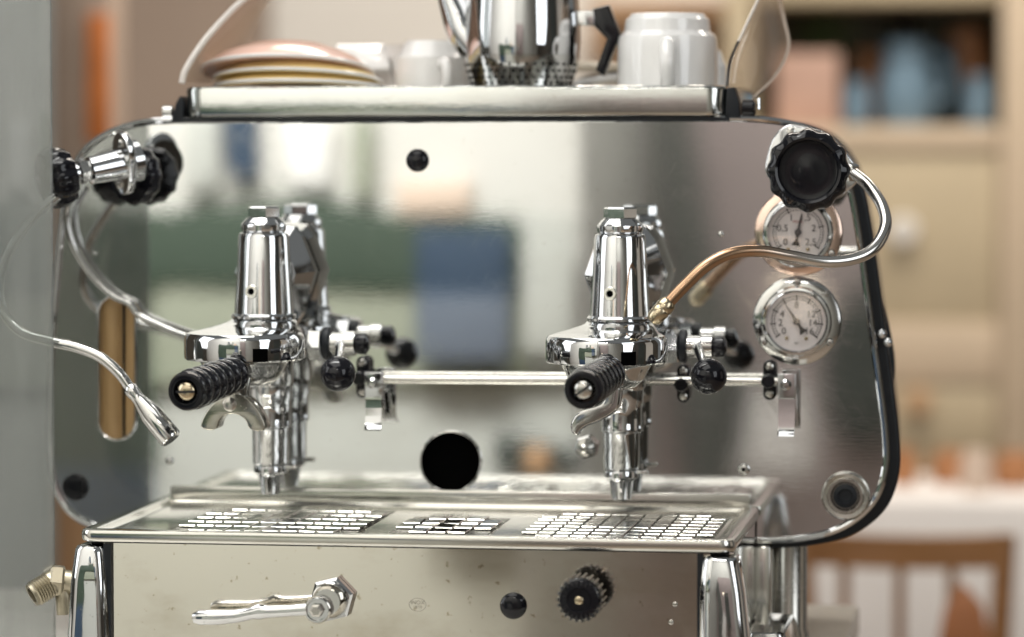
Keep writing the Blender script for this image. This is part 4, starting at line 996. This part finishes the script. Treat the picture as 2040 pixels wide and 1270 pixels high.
# chair in front of the table
YK = 1.7
chair = empty('wooden_chair', (P(1830, 1100, YK).x, YK, -0.92), 'brown wooden chair with curved top rail and spindles in front of the white table', 'chair')
kk = mpp(1830, 1100, YK)
xl_, xr2 = P(1600, 1100, YK).x, P(2000, 1100, YK).x
def railring(py0, py1, y0):
    rings = []
    for i in range(17):
        t = i / 16; x = xl_ + (xr2 - xl_) * t; yy = YK + 0.05 * math.sin(math.pi * t); sag = -0.010 * math.sin(math.pi * t)
        za, zb2 = P(1830, py0, YK).z + sag + 0.006, P(1830, py1, YK).z + sag
        rings.append([Vector((x, yy - 0.011, zb2)), Vector((x, yy + 0.011, zb2)), Vector((x, yy + 0.011, za)), Vector((x, yy - 0.011, za))])
    return rings
loft('top_rail', railring(1072, 1128, YK), 'chair_wood', chair)
zseat = -0.46
zr = P(1830, 1126, YK).z
for px in (1680, 1790, 1895):
    t = (P(px, 1200, YK).x - xl_) / (xr2 - xl_); yy = YK + 0.05 * math.sin(math.pi * t)
    x = P(px, 1200, YK).x
    tube('spindle', [Vector((x, yy - 0.02, zseat - 0.005)), Vector((x, yy, zr + 0.005 - 0.010 * math.sin(math.pi * t)))], kk * 11, 'chair_wood', chair, seg=12)
for x in (xl_ + 0.004, xr2 - 0.004):
    tube('back_post', [Vector((x, YK - 0.03, -0.92)), Vector((x - 0.012 * (1 if x > 0.3 else -1), YK - 0.02, zseat)), Vector((x + 0.006 * (1 if x > 0.3 else -1), YK, P(1830, 1062, YK).z))], kk * 22, 'chair_wood', chair, seg=12)
box('seat', (xl_ - 0.02, YK - 0.40, zseat - 0.03), (xr2 + 0.02, YK + 0.02, zseat), 'chair_wood', chair, 0.01)
for x in (xl_ + 0.01, xr2 - 0.01): tube('front_leg', [Vector((x, YK - 0.36, -0.92)), Vector((x, YK - 0.36, zseat - 0.025))], 0.016, 'chair_wood', chair, seg=10)
# orange folded cloth over the chair seat
c0_ = P(1915, 1235, YK - 0.12)
bagz = zseat
V = []
hh = P(1900, 1165, YK - 0.12).z
ob = loft('orange_bag', [[Vector((c0_.x + sx * s, YK - 0.12 + sy * s, z)) for sx, sy in ((-0.028, -0.03), (0.034, -0.035), (0.036, 0.03), (-0.024, 0.035))] for z, s in ((zseat + 0.001, 1.2), (zseat + 0.10, 1.3), (hh - 0.08, 1.1), (hh - 0.03, 0.8), (hh, 0.12))], 'bag_orange', None)
tag(ob, 'orange bag standing on the wooden chair seat', 'bag')
# shelf board high on the wall and posts at the left
sb = bgbox('wall_shelf', 1170, 0, 1520, 36, 3.7, 0.49, 'shelf_wood', None, 0.004); tag(sb, 'brown wooden wall shelf high behind the white cup', 'shelf')
sb = bgbox('wood_panelling', 1175, 40, 1520, 135, 4.14, 0.056, 'shelf_wood', None, 0.004); tag(sb, 'brown wooden board on the wall under the shelf', 'board')
ps = empty('wooden_post', (P(150, 600, 2.0).x, 2.0, -0.92), 'pale wooden post at the left behind the machine', 'post')
a1, a2 = P(98, 640, 2.0), P(222, 640, 2.0)
box('upper_post', (a1.x, 2.0, P(150, 640, 2.0).z), (a2.x, 2.09, P(150, -300, 2.0).z), 'pale_post', ps, 0.006)
box('lower_post', (a1.x, 2.0, -0.92), (a2.x - 0.03, 2.09, P(150, 640, 2.0).z - 0.001), 'shelf_wood', ps, 0.006)
gc = bgbox('grey_curtain', -400, -300, 92, 1500, 1.7, 0.03, 'grey_cloth', None, 0.004); tag(gc, 'grey curtain seen through the glass screen at the far left', 'curtain')
bn = bgbox('orange_banner', 172, 30, 216, 282, 1.985, 0.012, 'orange', None, 0.003); tag(bn, 'narrow orange strip hanging on the pale post at left', 'banner')
